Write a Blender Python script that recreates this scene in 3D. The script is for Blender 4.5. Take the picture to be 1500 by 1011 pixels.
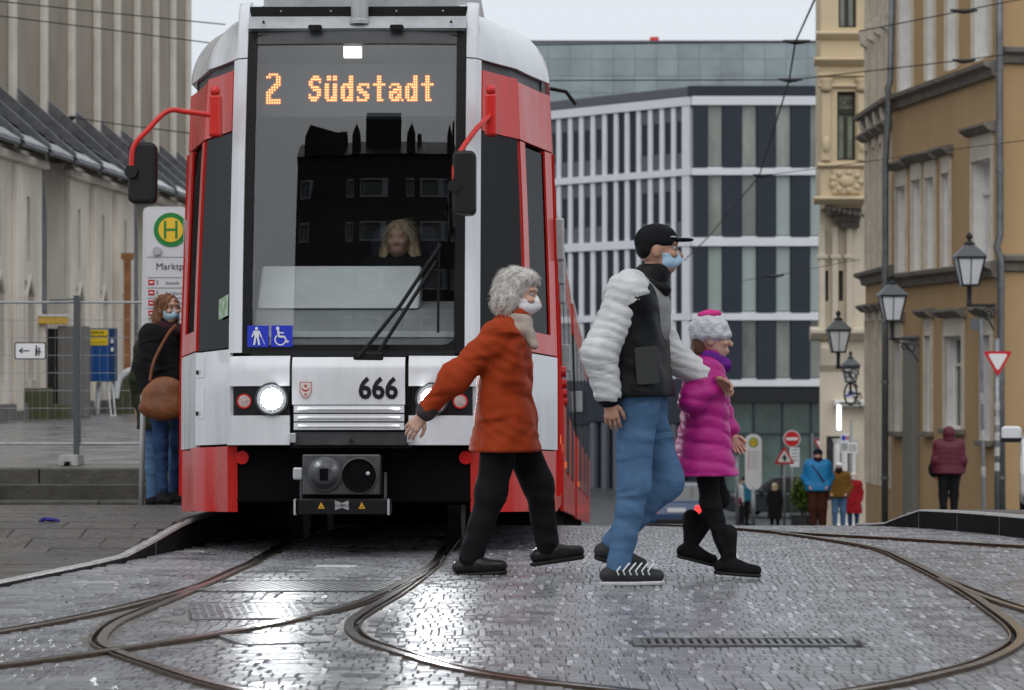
import bpy, bmesh, math, random
import numpy as np
from mathutils import Vector, Matrix
random.seed(7)
RNG = np.random.RandomState(5)
for o in list(bpy.data.objects): bpy.data.objects.remove(o)
SC = bpy.context.scene
COL = SC.collection
R = math.radians
# ------------------------------------------------------------------ camera
FPX = 4167.0; HZ = 548.0; EYE = 1.03
cam_d = bpy.data.cameras.new('camera'); cam = bpy.data.objects.new('camera', cam_d); COL.objects.link(cam)
cam_d.lens = 100.0; cam_d.sensor_width = 36.0; cam_d.shift_y = (HZ - 505.5) / 1500.0
cam_d.clip_start = 0.1; cam_d.clip_end = 2000
cam.location = (0, 0, EYE); cam.rotation_euler = (R(90), 0, 0)
cam_d.dof.use_dof = True; cam_d.dof.focus_distance = 15.0; cam_d.dof.aperture_fstop = 6.3
SC.camera = cam
# ------------------------------------------------------------------ world: overcast day
SUN_EL, SUN_AZ = R(46), R(184)
wd = bpy.data.worlds.new('World'); SC.world = wd; wd.use_nodes = True
nt = wd.node_tree; nt.nodes.clear()
wo = nt.nodes.new('ShaderNodeOutputWorld'); bg = nt.nodes.new('ShaderNodeBackground')
sky = nt.nodes.new('ShaderNodeTexSky'); sky.sky_type = 'NISHITA'; sky.sun_disc = False
sky.sun_elevation = SUN_EL; sky.sun_rotation = SUN_AZ; sky.dust_density = 4.0; sky.air_density = 1.0
hs = nt.nodes.new('ShaderNodeHueSaturation'); hs.inputs['Saturation'].default_value = 0.35
mx = nt.nodes.new('ShaderNodeMix'); mx.data_type = 'RGBA'; mx.inputs[0].default_value = 0.82
mx.inputs[7].default_value = (6.9, 7.35, 7.9, 1)
nt.links.new(sky.outputs[0], hs.inputs['Color']); nt.links.new(hs.outputs[0], mx.inputs[6])
nt.links.new(mx.outputs[2], bg.inputs['Color']); bg.inputs['Strength'].default_value = 0.121
nt.links.new(bg.outputs[0], wo.inputs['Surface'])
sun_d = bpy.data.lights.new('sun', 'SUN'); sun_d.energy = 1.1; sun_d.angle = R(75); sun_d.color = (1, .97, .93)
sun = bpy.data.objects.new('sun', sun_d); COL.objects.link(sun)
sun.rotation_euler = (R(90) - SUN_EL, 0, math.pi - SUN_AZ)
SC.view_settings.view_transform = 'Standard'; SC.view_settings.look = 'None'
SC.view_settings.exposure = 0.0; SC.view_settings.gamma = 1.0
SC.render.engine = 'CYCLES'
SC.cycles.max_bounces = 8; SC.cycles.transparent_max_bounces = 12
# ------------------------------------------------------------------ materials
MATS = {}
def mat(name, col, rough=.6, metal=0., var=.0, scale=8., bump=0., bscale=40., emit=None, estr=0., spec=.32,
        coat=0., island=0., rvar=0., col2=None, stretch=(1,1,1), detail=5., alpha=None):
    if name in MATS: return MATS[name]
    m = bpy.data.materials.new(name); m.use_nodes = True; MATS[name] = m
    t = m.node_tree; N = t.nodes; L = t.links; p = N['Principled BSDF']
    p.inputs['Base Color'].default_value = (*col, 1); p.inputs['Roughness'].default_value = rough
    p.inputs['Metallic'].default_value = metal; p.inputs['Specular IOR Level'].default_value = spec
    p.inputs['Coat Weight'].default_value = coat; p.inputs['Coat Roughness'].default_value = .06
    tc = N.new('ShaderNodeTexCoord'); mp = N.new('ShaderNodeMapping'); mp.inputs['Scale'].default_value = stretch
    L.new(tc.outputs['Object'], mp.inputs['Vector'])
    cur = None
    if var or col2 or rvar:
        n = N.new('ShaderNodeTexNoise'); n.inputs['Scale'].default_value = scale; n.inputs['Detail'].default_value = detail
        n.inputs['Roughness'].default_value = .62
        L.new(mp.outputs[0], n.inputs['Vector'])
        rp = N.new('ShaderNodeValToRGB'); e = rp.color_ramp.elements
        c2 = col2 if col2 else tuple(min(1, c * (1 + var)) for c in col)
        c1 = col if col2 else tuple(c * (1 - var) for c in col)
        e[0].position = .32; e[0].color = (*c1, 1); e[1].position = .68; e[1].color = (*c2, 1)
        L.new(n.outputs['Fac'], rp.inputs['Fac']); cur = rp.outputs[0]
        if rvar:
            mr = N.new('ShaderNodeMapRange'); mr.inputs[1].default_value = .35; mr.inputs[2].default_value = .65
            mr.inputs[3].default_value = max(.03, rough - rvar); mr.inputs[4].default_value = min(1, rough + rvar)
            L.new(n.outputs['Fac'], mr.inputs[0]); L.new(mr.outputs[0], p.inputs['Roughness'])
    if island:
        g = N.new('ShaderNodeNewGeometry'); oi = N.new('ShaderNodeObjectInfo')
        ad = N.new('ShaderNodeMath'); ad.operation = 'ADD'; L.new(g.outputs['Random Per Island'], ad.inputs[0]); L.new(oi.outputs['Random'], ad.inputs[1])
        fr = N.new('ShaderNodeMath'); fr.operation = 'FRACT'; L.new(ad.outputs[0], fr.inputs[0])
        mr = N.new('ShaderNodeMapRange'); mr.inputs[3].default_value = 1 - island; mr.inputs[4].default_value = 1 + island
        L.new(fr.outputs[0], mr.inputs[0])
        mm = N.new('ShaderNodeMix'); mm.data_type = 'RGBA'; mm.blend_type = 'MULTIPLY'; mm.inputs[0].default_value = 1
        if cur: L.new(cur, mm.inputs[6])
        else: mm.inputs[6].default_value = (*col, 1)
        L.new(mr.outputs[0], mm.inputs[7]); cur = mm.outputs[2]
    if cur: L.new(cur, p.inputs['Base Color'])
    if bump:
        n2 = N.new('ShaderNodeTexNoise'); n2.inputs['Scale'].default_value = bscale; n2.inputs['Detail'].default_value = 4
        L.new(mp.outputs[0], n2.inputs['Vector'])
        b = N.new('ShaderNodeBump'); b.inputs['Strength'].default_value = bump; b.inputs['Distance'].default_value = .02
        L.new(n2.outputs['Fac'], b.inputs['Height']); L.new(b.outputs[0], p.inputs['Normal'])
    if emit:
        p.inputs['Emission Color'].default_value = (*emit, 1); p.inputs['Emission Strength'].default_value = estr
    return m
def glass(name, tint, refl=.06, rough=.0, power=4.0, maxr=.85):
    if name in MATS: return MATS[name]
    m = bpy.data.materials.new(name); m.use_nodes = True; MATS[name] = m
    t = m.node_tree; N = t.nodes; L = t.links; N.clear()
    o = N.new('ShaderNodeOutputMaterial'); mx = N.new('ShaderNodeMixShader'); tr = N.new('ShaderNodeBsdfTransparent'); gl = N.new('ShaderNodeBsdfGlossy')
    tr.inputs[0].default_value = (*tint, 1); gl.inputs['Roughness'].default_value = rough; gl.inputs[0].default_value = (.95, .97, 1, 1)
    lw = N.new('ShaderNodeLayerWeight'); lw.inputs[0].default_value = .5
    pw = N.new('ShaderNodeMath'); pw.operation = 'POWER'; L.new(lw.outputs['Facing'], pw.inputs[0]); pw.inputs[1].default_value = power
    mr = N.new('ShaderNodeMapRange'); mr.inputs[3].default_value = refl; mr.inputs[4].default_value = maxr; L.new(pw.outputs[0], mr.inputs[0])
    L.new(mr.outputs[0], mx.inputs[0]); L.new(tr.outputs[0], mx.inputs[1]); L.new(gl.outputs[0], mx.inputs[2]); L.new(mx.outputs[0], o.inputs[0])
    return m
# ------------------------------------------------------------------ mesh helpers
class MB:
    def __init__(s): s.v = []; s.f = []; s.m = []
    def add(s, vs, fs, mi=0):
        b = len(s.v); s.v += [tuple(v) for v in vs]; s.f += [tuple(b + i for i in f) for f in fs]; s.m += [mi] * len(fs); return s
    def box(s, x0, x1, y0, y1, z0, z1, mi=0, M=None):
        vs = [Vector((x, y, z)) for z in (z0, z1) for y in (y0, y1) for x in (x0, x1)]
        if M: vs = [M @ v for v in vs]
        return s.add(vs, [(0,2,3,1),(4,5,7,6),(0,1,5,4),(2,6,7,3),(0,4,6,2),(1,3,7,5)], mi)
    def quad(s, a, b, c, d, mi=0): return s.add([a, b, c, d], [(0,1,2,3)], mi)
    def prism(s, poly, y0, y1, mi=0, M=None, axis='y'):
        n = len(poly)
        if axis == 'y': f = lambda p, t: Vector((p[0], t, p[1]))
        elif axis == 'x': f = lambda p, t: Vector((t, p[0], p[1]))
        else: f = lambda p, t: Vector((p[0], p[1], t))
        vs = [f(p, y0) for p in poly] + [f(p, y1) for p in poly]
        if M: vs = [M @ v for v in vs]
        fs = [tuple(range(n)), tuple(range(2*n - 1, n - 1, -1))] + [(i, i + n, (i + 1) % n + n, (i + 1) % n) for i in range(n)]
        return s.add(vs, fs, mi)
    def tube(s, pts, r, n=8, mi=0, cap=True):
        pts = [Vector(p) for p in pts]; rs = r if isinstance(r, (list, tuple)) else [r] * len(pts)
        vs = []; up = None
        for i, p in enumerate(pts):
            t = (pts[min(i + 1, len(pts) - 1)] - pts[max(i - 1, 0)]).normalized()
            if up is None:
                up = Vector((0, 0, 1)) if abs(t.z) < .9 else Vector((1, 0, 0))
            a = t.cross(up).normalized(); b = a.cross(t).normalized(); up = b
            vs += [p + (a * math.cos(2*math.pi*k/n) + b * math.sin(2*math.pi*k/n)) * rs[i] for k in range(n)]
        fs = [(i*n + k, i*n + (k+1) % n, (i+1)*n + (k+1) % n, (i+1)*n + k) for i in range(len(pts)-1) for k in range(n)]
        if cap: fs += [tuple(range(n - 1, -1, -1)), tuple((len(pts)-1)*n + k for k in range(n))]
        return s.add(vs, fs, mi)
    def lathe(s, prof, n=16, M=None, mi=0):
        M = M or Matrix(); vs = [M @ Vector((r*math.cos(2*math.pi*k/n), r*math.sin(2*math.pi*k/n), z)) for r, z in prof for k in range(n)]
        fs = [(i*n + k, i*n + (k+1) % n, (i+1)*n + (k+1) % n, (i+1)*n + k) for i in range(len(prof)-1) for k in range(n)]
        if prof[0][0] > 1e-5: fs.append(tuple(range(n - 1, -1, -1)))
        if prof[-1][0] > 1e-5: fs.append(tuple((len(prof)-1)*n + k for k in range(n)))
        return s.add(vs, fs, mi)
    def disc(s, c, r, n=24, axis='y', mi=0, th=.004, M=None):
        T = Matrix.Translation(c) @ (Matrix.Rotation(R(90), 4, 'X') if axis == 'y' else Matrix.Rotation(R(90), 4, 'Y') if axis == 'x' else Matrix())
        if M: T = M @ T
        return s.lathe([(r, 0), (r, th)], n, T, mi)
    def ball(s, c, r, n=12, mi=0, sc=(1,1,1)):
        M = Matrix.Translation(c) @ Matrix.Diagonal((*sc, 1))
        return s.lathe([(r*math.sin(math.pi*i/(n//2)) if 0 < i < n//2 else 1e-6, -r*math.cos(math.pi*i/(n//2))) for i in range(n//2 + 1)], n, M, mi)
    def build(s, name, mats, parent=None, smooth=False, bevel=0., seg=2):
        me = bpy.data.meshes.new(name); me.from_pydata(s.v, [], s.f)
        if not isinstance(mats, (list, tuple)): mats = [mats]
        for m in mats: me.materials.append(m)
        if len(mats) > 1: me.polygons.foreach_set('material_index', s.m)
        if smooth: me.polygons.foreach_set('use_smooth', [True] * len(s.f))
        bm = bmesh.new(); bm.from_mesh(me); bmesh.ops.recalc_face_normals(bm, faces=bm.faces); bm.to_mesh(me); bm.free()
        me.update()
        o = bpy.data.objects.new(name, me); COL.objects.link(o)
        if parent: o.parent = parent
        if bevel:
            md = o.modifiers.new('bevel', 'BEVEL'); md.width = bevel; md.segments = seg; md.limit_method = 'ANGLE'; md.angle_limit = R(40)
        return o
def tag(o, label=None, cat=None, group=None, kind=None):
    if label: o['label'] = label
    if cat: o['category'] = cat
    if group: o['group'] = group
    if kind: o['kind'] = kind
    return o
def thing(name, label, cat, loc=(0,0,0), rz=0., group=None):
    o = bpy.data.objects.new(name, None); COL.objects.link(o); o.location = loc; o.rotation_euler = (0, 0, rz)
    o.empty_display_size = .2
    return tag(o, label, cat, group)
def copy_tree(o, parent=None):
    c = o.copy(); COL.objects.link(c)
    if parent: c.parent = parent
    for ch in list(o.children): copy_tree(ch, c)
    return c
def W(px, py, Y):
    return Vector(((px - 750) / FPX * Y, Y, EYE - (py - HZ) / FPX * Y))
def WX(px, Y): return (px - 750) / FPX * Y
def WZ(py, Y): return EYE - (py - HZ) / FPX * Y
def text_mb(txt, size, bold=0., align='CENTER'):
    """letters as flat outlines in local x/z, y = 0, facing -y"""
    cu = bpy.data.curves.new('t', 'FONT'); cu.body = txt; cu.size = size; cu.align_x = align; cu.align_y = 'CENTER'; cu.offset = bold; cu.resolution_u = 3
    ob = bpy.data.objects.new('t', cu); me = bpy.data.meshes.new_from_object(ob)
    mb = MB(); mb.add([(v.co.x, 0, v.co.y) for v in me.vertices], [tuple(p.vertices) for p in me.polygons])
    bpy.data.objects.remove(ob); bpy.data.curves.remove(cu); bpy.data.meshes.remove(me)
    return mb
def text(name, txt, size, loc, m, parent, rz=0., bold=0., align='CENTER', sx=1., fn=None):
    mb = text_mb(txt, size, bold, align)
    if fn: mb.v = [tuple(fn(v)) for v in mb.v]
    o = mb.build(name, m, parent); o.location = loc; o.rotation_euler = (0, 0, rz); o.scale = (sx, 1, 1)
    return o
def wall_holes(mb, x0, x1, z0, z1, holes, y=0., depth=.25, mi=0, ri=0):
    """wall sheet in the local x/z plane facing -y with rectangular openings (a,b,c,d) = x0,x1,z0,z1 and reveals going in"""
    xs = sorted({x0, x1, *[h[0] for h in holes], *[h[1] for h in holes]}); zs = sorted({z0, z1, *[h[2] for h in holes], *[h[3] for h in holes]})
    xs = [x for x in xs if x0 <= x <= x1]; zs = [z for z in zs if z0 <= z <= z1]
    for i in range(len(xs) - 1):
        for j in range(len(zs) - 1):
            cx = (xs[i] + xs[i+1]) / 2; cz = (zs[j] + zs[j+1]) / 2
            if any(h[0] < cx < h[1] and h[2] < cz < h[3] for h in holes): continue
            mb.quad((xs[i], y, zs[j]), (xs[i+1], y, zs[j]), (xs[i+1], y, zs[j+1]), (xs[i], y, zs[j+1]), mi)
    for a, b, c, d in holes:
        mb.quad((a, y, c), (a, y + depth, c), (a, y + depth, d), (a, y, d), ri); mb.quad((b, y, c), (b, y, d), (b, y + depth, d), (b, y + depth, c), ri)
        mb.quad((a, y, d), (a, y + depth, d), (b, y + depth, d), (b, y, d), ri); mb.quad((a, y, c), (b, y, c), (b, y + depth, c), (a, y + depth, c), ri)
def rrect(x0, x1, z0, z1, r, n=4):
    pts = []
    for cx, cz, a0 in ((x1 - r, z1 - r, 0), (x0 + r, z1 - r, 90), (x0 + r, z0 + r, 180), (x1 - r, z0 + r, 270)):
        pts += [(cx + r*math.cos(R(a0 + 90*k/n)), cz + r*math.sin(R(a0 + 90*k/n))) for k in range(n + 1)]
    return pts
def catmull(P, n=8):
    P = [np.array(p, float) for p in P]; out = []
    for i in range(len(P) - 1):
        p0 = P[max(i - 1, 0)]; p1 = P[i]; p2 = P[i+1]; p3 = P[min(i + 2, len(P) - 1)]
        for k in range(n):
            t = k / n
            out.append(.5*((2*p1) + (-p0 + p2)*t + (2*p0 - 5*p1 + 4*p2 - p3)*t*t + (-p0 + 3*p1 - 3*p2 + p3)*t**3))
    return out + [P[-1]]
# ------------------------------------------------------------------ terrain
def gz(Y):
    if Y < 16: return 0.
    if Y < 23: return -.004 * (Y - 16) ** 2
    if Y < 95: return -.196 - .056 * (Y - 23)
    if Y < 140: return -4.228 - .014 * (Y - 95)
    return -4.858
def kerb_h(Y):
    t = min(1, max(0, (Y - 15.5) / 1.6)); return .022 + .14 * t * t * (3 - 2*t)
def kerb_x(Y):            # edge of the left platform
    return float(np.interp(Y, [9, 11.5, 13.0, 13.75, 15.7, 16.9, 17.6, 46], [-4.2, -3.1, -2.62, -2.475, -2.12, -1.9, -1.88, -.95]))
def kerb_rx(Y):           # edge of the raised kerb at the right
    return float(np.interp(Y, [10, 14, 18.1, 21.5, 24], [5.2, 4.0, 3.27, 2.81, 2.55]))
M_road = mat('wet_asphalt', (.055, .056, .06), .38, var=.35, scale=2.2, bump=.25, bscale=60, rvar=.16)
M_stone = mat('wet_paving_stone', (.205, .208, .222), .31, var=.28, scale=3, bump=.11, bscale=60, island=.2, rvar=.13)
M_pale = mat('pale_paving_stone', (.38, .38, .40), .33, var=.15, scale=9, bump=.1, bscale=70, island=.25, rvar=.1)
M_joint = mat('joint_sand', (.11, .109, .109), .4, var=.3, scale=20)
M_bed = mat('rail_bed_concrete', (.13, .122, .112), .38, var=.4, scale=6, bump=.35, bscale=60, rvar=.15)
M_steel = mat('rail_steel', (.5, .48, .46), .2, metal=1, var=.25, scale=12, bump=.06, bscale=50)
M_rust = mat('rusty_rail_side', (.06, .036, .022), .5, metal=.3, var=.4, scale=14, bump=.2)
M_groove = mat('groove_dirt', (.018, .015, .012), .7)
M_plat = mat('platform_slab', (.066, .057, .05), .26, var=.5, scale=5, spec=.5, bump=.4, bscale=45, island=.2, rvar=.18)
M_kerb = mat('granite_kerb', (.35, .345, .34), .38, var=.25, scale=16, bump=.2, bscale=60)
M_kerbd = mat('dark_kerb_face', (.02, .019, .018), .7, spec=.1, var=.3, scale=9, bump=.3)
ys = [-60, -20, 0, 6, 9] + list(np.arange(10, 27, .5)) + [30, 40, 60, 80, 95, 105, 120, 140, 200, 400, 1500]
xs = [-900, -200, -60, -20, -6, 0, 6, 20, 60, 200, 900]
mb = MB(); nx = len(xs)
mb.add([(x, y, gz(y) - .03) for y in ys for x in xs], [(j*nx + i, j*nx + i + 1, (j+1)*nx + i + 1, (j+1)*nx + i) for j in range(len(ys) - 1) for i in range(nx - 1)])
ground = tag(mb.build('ground', M_joint, smooth=True), 'grey wet cobbled street falling away behind the tram', kind='structure')
# far street surface (asphalt) beyond the crest
mb = MB(); yy = list(np.arange(25, 140, 5)) + [160]
mb.add([(x, y, gz(y) - .012) for y in yy for x in (-40, 40)], [(2*i, 2*i+1, 2*i+3, 2*i+2) for i in range(len(yy)-1)])
tag(mb.build('road', M_road, smooth=True), kind='structure')
# ---- rails
RAILS = {
 'a': [(-.02, 40), (-.33, 20), (-.40, 16), (-.43, 15), (-.53, 13.4), (-.62, 12.4), (-.655, 11.75), (-.60, 11.15), (-.46, 10.65), (-.118, 9.8), (.333, 9.27), (1.1, 8.6), (2.2, 8.0)],
 'b': [(-1.02, 40), (-1.33, 20), (-1.40, 16), (-1.44, 15), (-1.53, 13.4), (-1.60, 12.4), (-1.64, 11.7), (-1.60, 11.0), (-1.5, 10.6), (-1.30, 10.1), (-.91, 9.27), (-.3, 8.5), (.6, 7.9)],
 'c': [(-.43, 15), (-.58, 13.5), (-.746, 12.44), (-1.138, 11.29), (-1.458, 10.6), (-1.8, 10.0), (-2.5, 9.0)],
 'd': [(-1.44, 15), (-1.52, 13.7), (-1.73, 12.4), (-2.04, 11.3), (-2.6, 9.9), (-3.2, 8.7)],
 'e': [(.9, 24), (1.5, 20.5), (1.87, 18.4), (2.13, 16.8), (2.157, 15.5), (2.14, 13.9), (2.08, 12.4), (1.975, 11.1), (1.70, 10.2), (1.41, 9.65), (1.156, 9.27), (.5, 8.5), (-.6, 7.8)],
 'f': [(2.15, 14.2), (2.165, 13.5), (2.226, 12.4), (2.42, 11.0), (2.8, 9.2)],
 'g': [(.9, 22.8), (1.5, 20.2), (1.83, 19), (2.37, 17.96), (3.04, 16.9), (4.2, 15.6)],
}
rail_pts = {k: np.array(catmull(v, 10)) for k, v in RAILS.items()}
track = thing('tram_track', 'grooved steel tram rails with points curving through the wet paving', 'tram track')
def strip(mb, P, o0, o1, z0, z1, mi=0):
    """ribbon along P between lateral offsets o0 (height z0) and o1 (height z1)"""
    d = np.gradient(P, axis=0); d /= np.linalg.norm(d, axis=1)[:, None]; nrm = np.stack([d[:, 1], -d[:, 0]], 1)
    vs = []
    for p, n in zip(P, nrm):
        q0 = p + n*o0; q1 = p + n*o1; g = gz(p[1]); vs += [(q0[0], q0[1], g + z0), (q1[0], q1[1], g + z1)]
    mb.add(vs, [(2*i, 2*i+1, 2*i+3, 2*i+2) for i in range(len(P) - 1)], mi)
for k, key in enumerate('abcdefg'):
    P = rail_pts[key]; e = .0011 * k
    sd = -1 if key in 'acf' else 1         # groove on the inner side of the track
    mb = MB()
    strip(mb, P, -.26, -.034, -.013 + e*.5, -.0045 + e*.5, 0); strip(mb, P, .034, .26, -.0045 + e*.5, -.013 + e*.5, 0)
    mb.build('rail_bed', M_bed, track)
    mb = MB()
    h = .008 + e
    a, b = (-.034, .034)
    gr0, gr1 = (.004, .026) if sd > 0 else (-.026, -.004)
    strip(mb, P, a, gr0, h, h, 0); strip(mb, P, gr1, b, h - .001, h - .001, 0)
    strip(mb, P, gr0, gr0 + .0005, h, -.02, 1); strip(mb, P, gr1, gr1 + .0005, h - .001, -.02, 1)
    strip(mb, P, gr0, gr1, -.018 + e, -.018 + e, 2); strip(mb, P, a, a - .002, h, -.008, 1); strip(mb, P, b, b + .002, h, -.008, 1)
    mb.build('rail', [M_steel, M_rust, M_groove], track)
# ---- grates, plates
M_iron = mat('cast_iron', (.15, .15, .152), .4, metal=.4, var=.3, scale=20, bump=.2)
grate = thing('drain_grate', 'narrow slotted cast iron drain set in the pale studded paving', 'drain', (.885, 10.9, 0))
mb = MB(); mb.box(-.42, .42, -.15, -.12, -.02, .008); mb.box(-.42, .42, .12, .15, -.02, .008); mb.box(-.42, -.39, -.12, .12, -.02, .008); mb.box(.39, .42, -.12, .12, -.02, .008)
mb.build('frame', M_iron, grate, bevel=.002)
for i in range(24):
    MB().box(-.385 + i*.0325, -.385 + i*.0325 + .017, -.12, .12, -.018, .004).build('bar', M_iron, grate)
MB().box(-.39, .39, -.12, .12, -.016, -.014).build('pit', M_groove, grate)
gr2 = thing('drain_grate', 'ribbed steel drain box lying across the track between the rails', 'drain', (-1.0, 13.8, 0))
mb = MB(); mb.box(-.44, .44, -.36, -.33, -.02, .007); mb.box(-.44, .44, .33, .36, -.02, .007); mb.build('frame', M_iron, gr2)
for i in range(22):
    M = Matrix.Translation((-.42 + i*.04, 0, 0)) @ Matrix.Rotation(R(-14), 4, 'Z')
    MB().box(-.012, .012, -.325, .325, -.018, .005, M=M).build('bar', M_iron, gr2)
MB().box(-.44, .44, -.33, .33, -.014, -.010).build('pit', M_groove, gr2)
M_check = mat('checker_plate', (.17, .17, .178), .32, metal=.25, var=.25, scale=10, rvar=.1)
def plate(x, y, w, d, rz, label):
    p = thing('checker_plate', label, 'steel plate', (x, y, 0), rz)
    MB().box(-w/2, w/2, -d/2, d/2, -.02, .005).build('sheet', M_check, p, bevel=.002)
    mb = MB()
    for i in range(int(w/.035)):
        for j in range(int(d/.06)):
            M = Matrix.Translation((-w/2 + .02 + i*.035, -d/2 + .035 + j*.06, .005)) @ Matrix.Rotation(R(45 if (i + j) % 2 else -45), 4, 'Z')
            mb.box(-.003, .003, -.014, .014, 0, .0018, M=M)
    tag(mb.build('tread', M_check, p), kind='stuff')
plate(-1.12, 12.35, .55, .8, R(8), 'studded steel plate over the points beside the drain box')
plate(-.93, 11.05, .34, .42, R(20), 'small studded steel plate inside the tightest rail bend')
# ---- paving stones of the street
def cover_dist(px, py):
    d = np.full(len(px), 9.)
    for P in rail_pts.values():
        Q = P[(P[:, 1] < 26)]
        dd = np.min((px[:, None] - Q[None, :, 0])**2 + ((py[:, None] - Q[None, :, 1])*1.)**2, axis=1)
        d = np.minimum(d, np.sqrt(dd))
    return d
rows = []; y = 8.6; ri = 0; rnd = random.Random(3)
while y < 25.0:
    dep = .118 if y < 20 else .24
    xl = max(-.205*y, kerb_x(y) + .015); xr = min(.205*y, kerb_rx(y) - .02 if 13 < y < 24.5 else 9)
    x = (math.floor(xl/.094))*.094 + ((ri*.0063) % .094) - (.047 if ri % 2 else 0)
    while x < xr:
        left = x < np.interp(y, [8, 11, 16, 25], [.1, -.55, -.3, .3])
        if left: w = rnd.choice([.16, .2, .24]); lt = rnd.random() < .03
        else:
            w = .066; lt = False
        rows.append((x, y, w, dep, lt, left))
        x += w
        if not left:
            lt = rnd.random() < (.62 if int(round((x - ri*.0063)/.047)) % 3 == 0 else .16)
            rows.append((x, y, .028, dep, lt, left)); x += .028
    y += dep; ri += 1
A = np.array([(r[0] + r[2]/2, r[1] + r[3]/2) for r in rows])
dist = cover_dist(A[:, 0], A[:, 1])
def blocked(x, y):
    if .44 < x < 1.33 and 10.74 < y < 11.06: return True
    if -1.46 < x < -.54 and 13.42 < y < 14.18: return True
    if abs(x + 1.12) < .33 and abs(y - 12.35) < .45: return True
    if abs(x + .93) < .24 and abs(y - 11.05) < .26: return True
    return False
def pieces():
    out = []; cand = []
    for i, r in enumerate(rows):
        if blocked(*A[i]): continue
        if r[5] and dist[i] < .35: cand += [(r[0] + r[2]*(k + .5)/4, r[1] + r[3]*(.25 + .5*q), r[2]/4, r[3]/2, 'grey', i) for k in range(4) for q in (0, 1)]
        elif dist[i] < .2: cand += [(A[i][0], r[1] + r[3]*(.25 + .5*q), r[2], r[3]/2, 'pale' if r[4] else 'grey', i) for q in (0, 1)]
        else: out.append((A[i][0], A[i][1], r[2], r[3], 'pale' if r[4] else 'grey'))
    C = np.array([(c[0], c[1]) for c in cand]); d = cover_dist(C[:, 0], C[:, 1])
    return out + [c[:5] for c, q in zip(cand, d) if q > .045 + c[2]*.5]
def stone_mesh(i, bv=.07, by=.04, ta=.03):
    rr = random.Random(i); mb = MB(); b = bv
    top = [(-.5 + b, -.5 + by), (.5 - b, -.5 + by), (.5 - b, .5 - by), (-.5 + b, .5 - by)]
    t = [rr.uniform(-ta, ta) for _ in range(4)]
    vs = [(-.5, -.5, -1.4), (.5, -.5, -1.4), (.5, .5, -1.4), (-.5, .5, -1.4)] + [(-.5, -.5, -.35), (.5, -.5, -.35), (.5, .5, -.35), (-.5, .5, -.35)] + [(p[0], p[1], t[k]) for k, p in enumerate(top)]
    fs = [(8, 9, 10, 11)] + [(k, (k+1) % 4, 4 + (k+1) % 4, 4 + k) for k in range(4)] + [(4 + k, 4 + (k+1) % 4, 8 + (k+1) % 4, 8 + k) for k in range(4)]
    return vs, fs
SV = [stone_mesh(i) for i in range(10)]; SVB = [stone_mesh(i, .012, .018, .05) for i in range(10)]
def inst_stones(items, parent, m_of, name, ntop=300, zf=lambda x, y: gz(y), hgt=.02, SV=SV, jit=.0012):
    """items: (cx, cy, w, d, matkey); the first ntop as own objects sharing meshes, the rest as one stuff mesh"""
    cache = {}
    vis = [it for it in items if abs(it[0]) < .176*it[1] and it[1] > 9.35]
    vis.sort(key=lambda it: -(it[2]*it[3]/it[1]**3)); own = vis[:ntop]; own_s = set(map(id, own))
    for n, it in enumerate(own):
        key = (n % 10, it[4])
        if key not in cache:
            me = bpy.data.meshes.new(name); vs, fs = SV[n % 10]; me.from_pydata(vs, [], fs); me.materials.append(m_of[it[4]]); cache[key] = me
        o = bpy.data.objects.new(name, cache[key]); COL.objects.link(o); o.parent = parent
        o.location = (it[0], it[1], zf(it[0], it[1]) + rnd.uniform(-jit, jit)); o.scale = (it[2] - .003, it[3] - .004, hgt); o.rotation_euler.x = math.atan((zf(it[0], it[1] + .05) - zf(it[0], it[1] - .05))/.1)
    mbs = {}
    for it in items:
        if id(it) in own_s: continue
        mb = mbs.setdefault(it[4], MB()); vs, fs = SV[rnd.randrange(10)]; z = zf(it[0], it[1]) + rnd.uniform(-jit, jit)
        mb.add([(it[0] + v[0]*(it[2] - .003), it[1] + v[1]*(it[3] - .004), z + v[2]*hgt + (zf(it[0], it[1] + v[1]*it[3]) - zf(it[0], it[1]))) for v in vs], fs)
    for k, mb in mbs.items():
        tag(mb.build(name, m_of[k], parent), kind='stuff')
inst_stones(pieces(), ground, {'pale': M_pale, 'grey': M_stone}, 'paving_stone')
# ---- left platform
plat_y = list(np.arange(9, 32.01, .5))
mb = MB()
def plat_z(x, y): return gz(y) + kerb_h(y) - .002
mb.add([(x, y, plat_z(x, y) - .010) for y in plat_y for x in (-14, kerb_x(y) - .06)], [(2*i, 2*i+1, 2*i+3, 2*i+2) for i in range(len(plat_y)-1)])
platform = tag(mb.build('pavement', M_joint, smooth=True), kind='structure')
items = []; y = 10.0
while y < 30.4:
    dep = .30; x = kerb_x(y) - .05; first = True
    while x > -.2*y - .5:
        w = .42 if not (first and int(y/.3) % 2) else .21; first = False; items.append((x - w/2, y + dep/2, w, dep, 's')); x -= w
    y += dep
items = [it for it in items if True]
inst_stones(items, platform, {'s': M_plat}, 'paving_slab', 300, lambda x, y: plat_z(x, y), .02, SVB, .0008)
# kerb stones
y = 9.2
while y < 45:
    L = 1.0
    mb = MB(); yy = [y + .004, y + L/2, y + L - .004]; vs = []
    for q in yy:
        x = kerb_x(q); h = gz(q) + kerb_h(q) + .004
        vs += [(x - .055, q, h), (x - .01, q, h), (x, q, h - .01), (x, q, gz(q) - .02)]
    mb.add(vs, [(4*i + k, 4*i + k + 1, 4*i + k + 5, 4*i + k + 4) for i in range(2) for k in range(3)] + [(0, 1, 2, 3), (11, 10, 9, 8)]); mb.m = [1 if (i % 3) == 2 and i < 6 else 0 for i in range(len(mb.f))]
    mb.build('kerb_stone', [M_kerb, M_kerbd], platform); y += L
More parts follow.
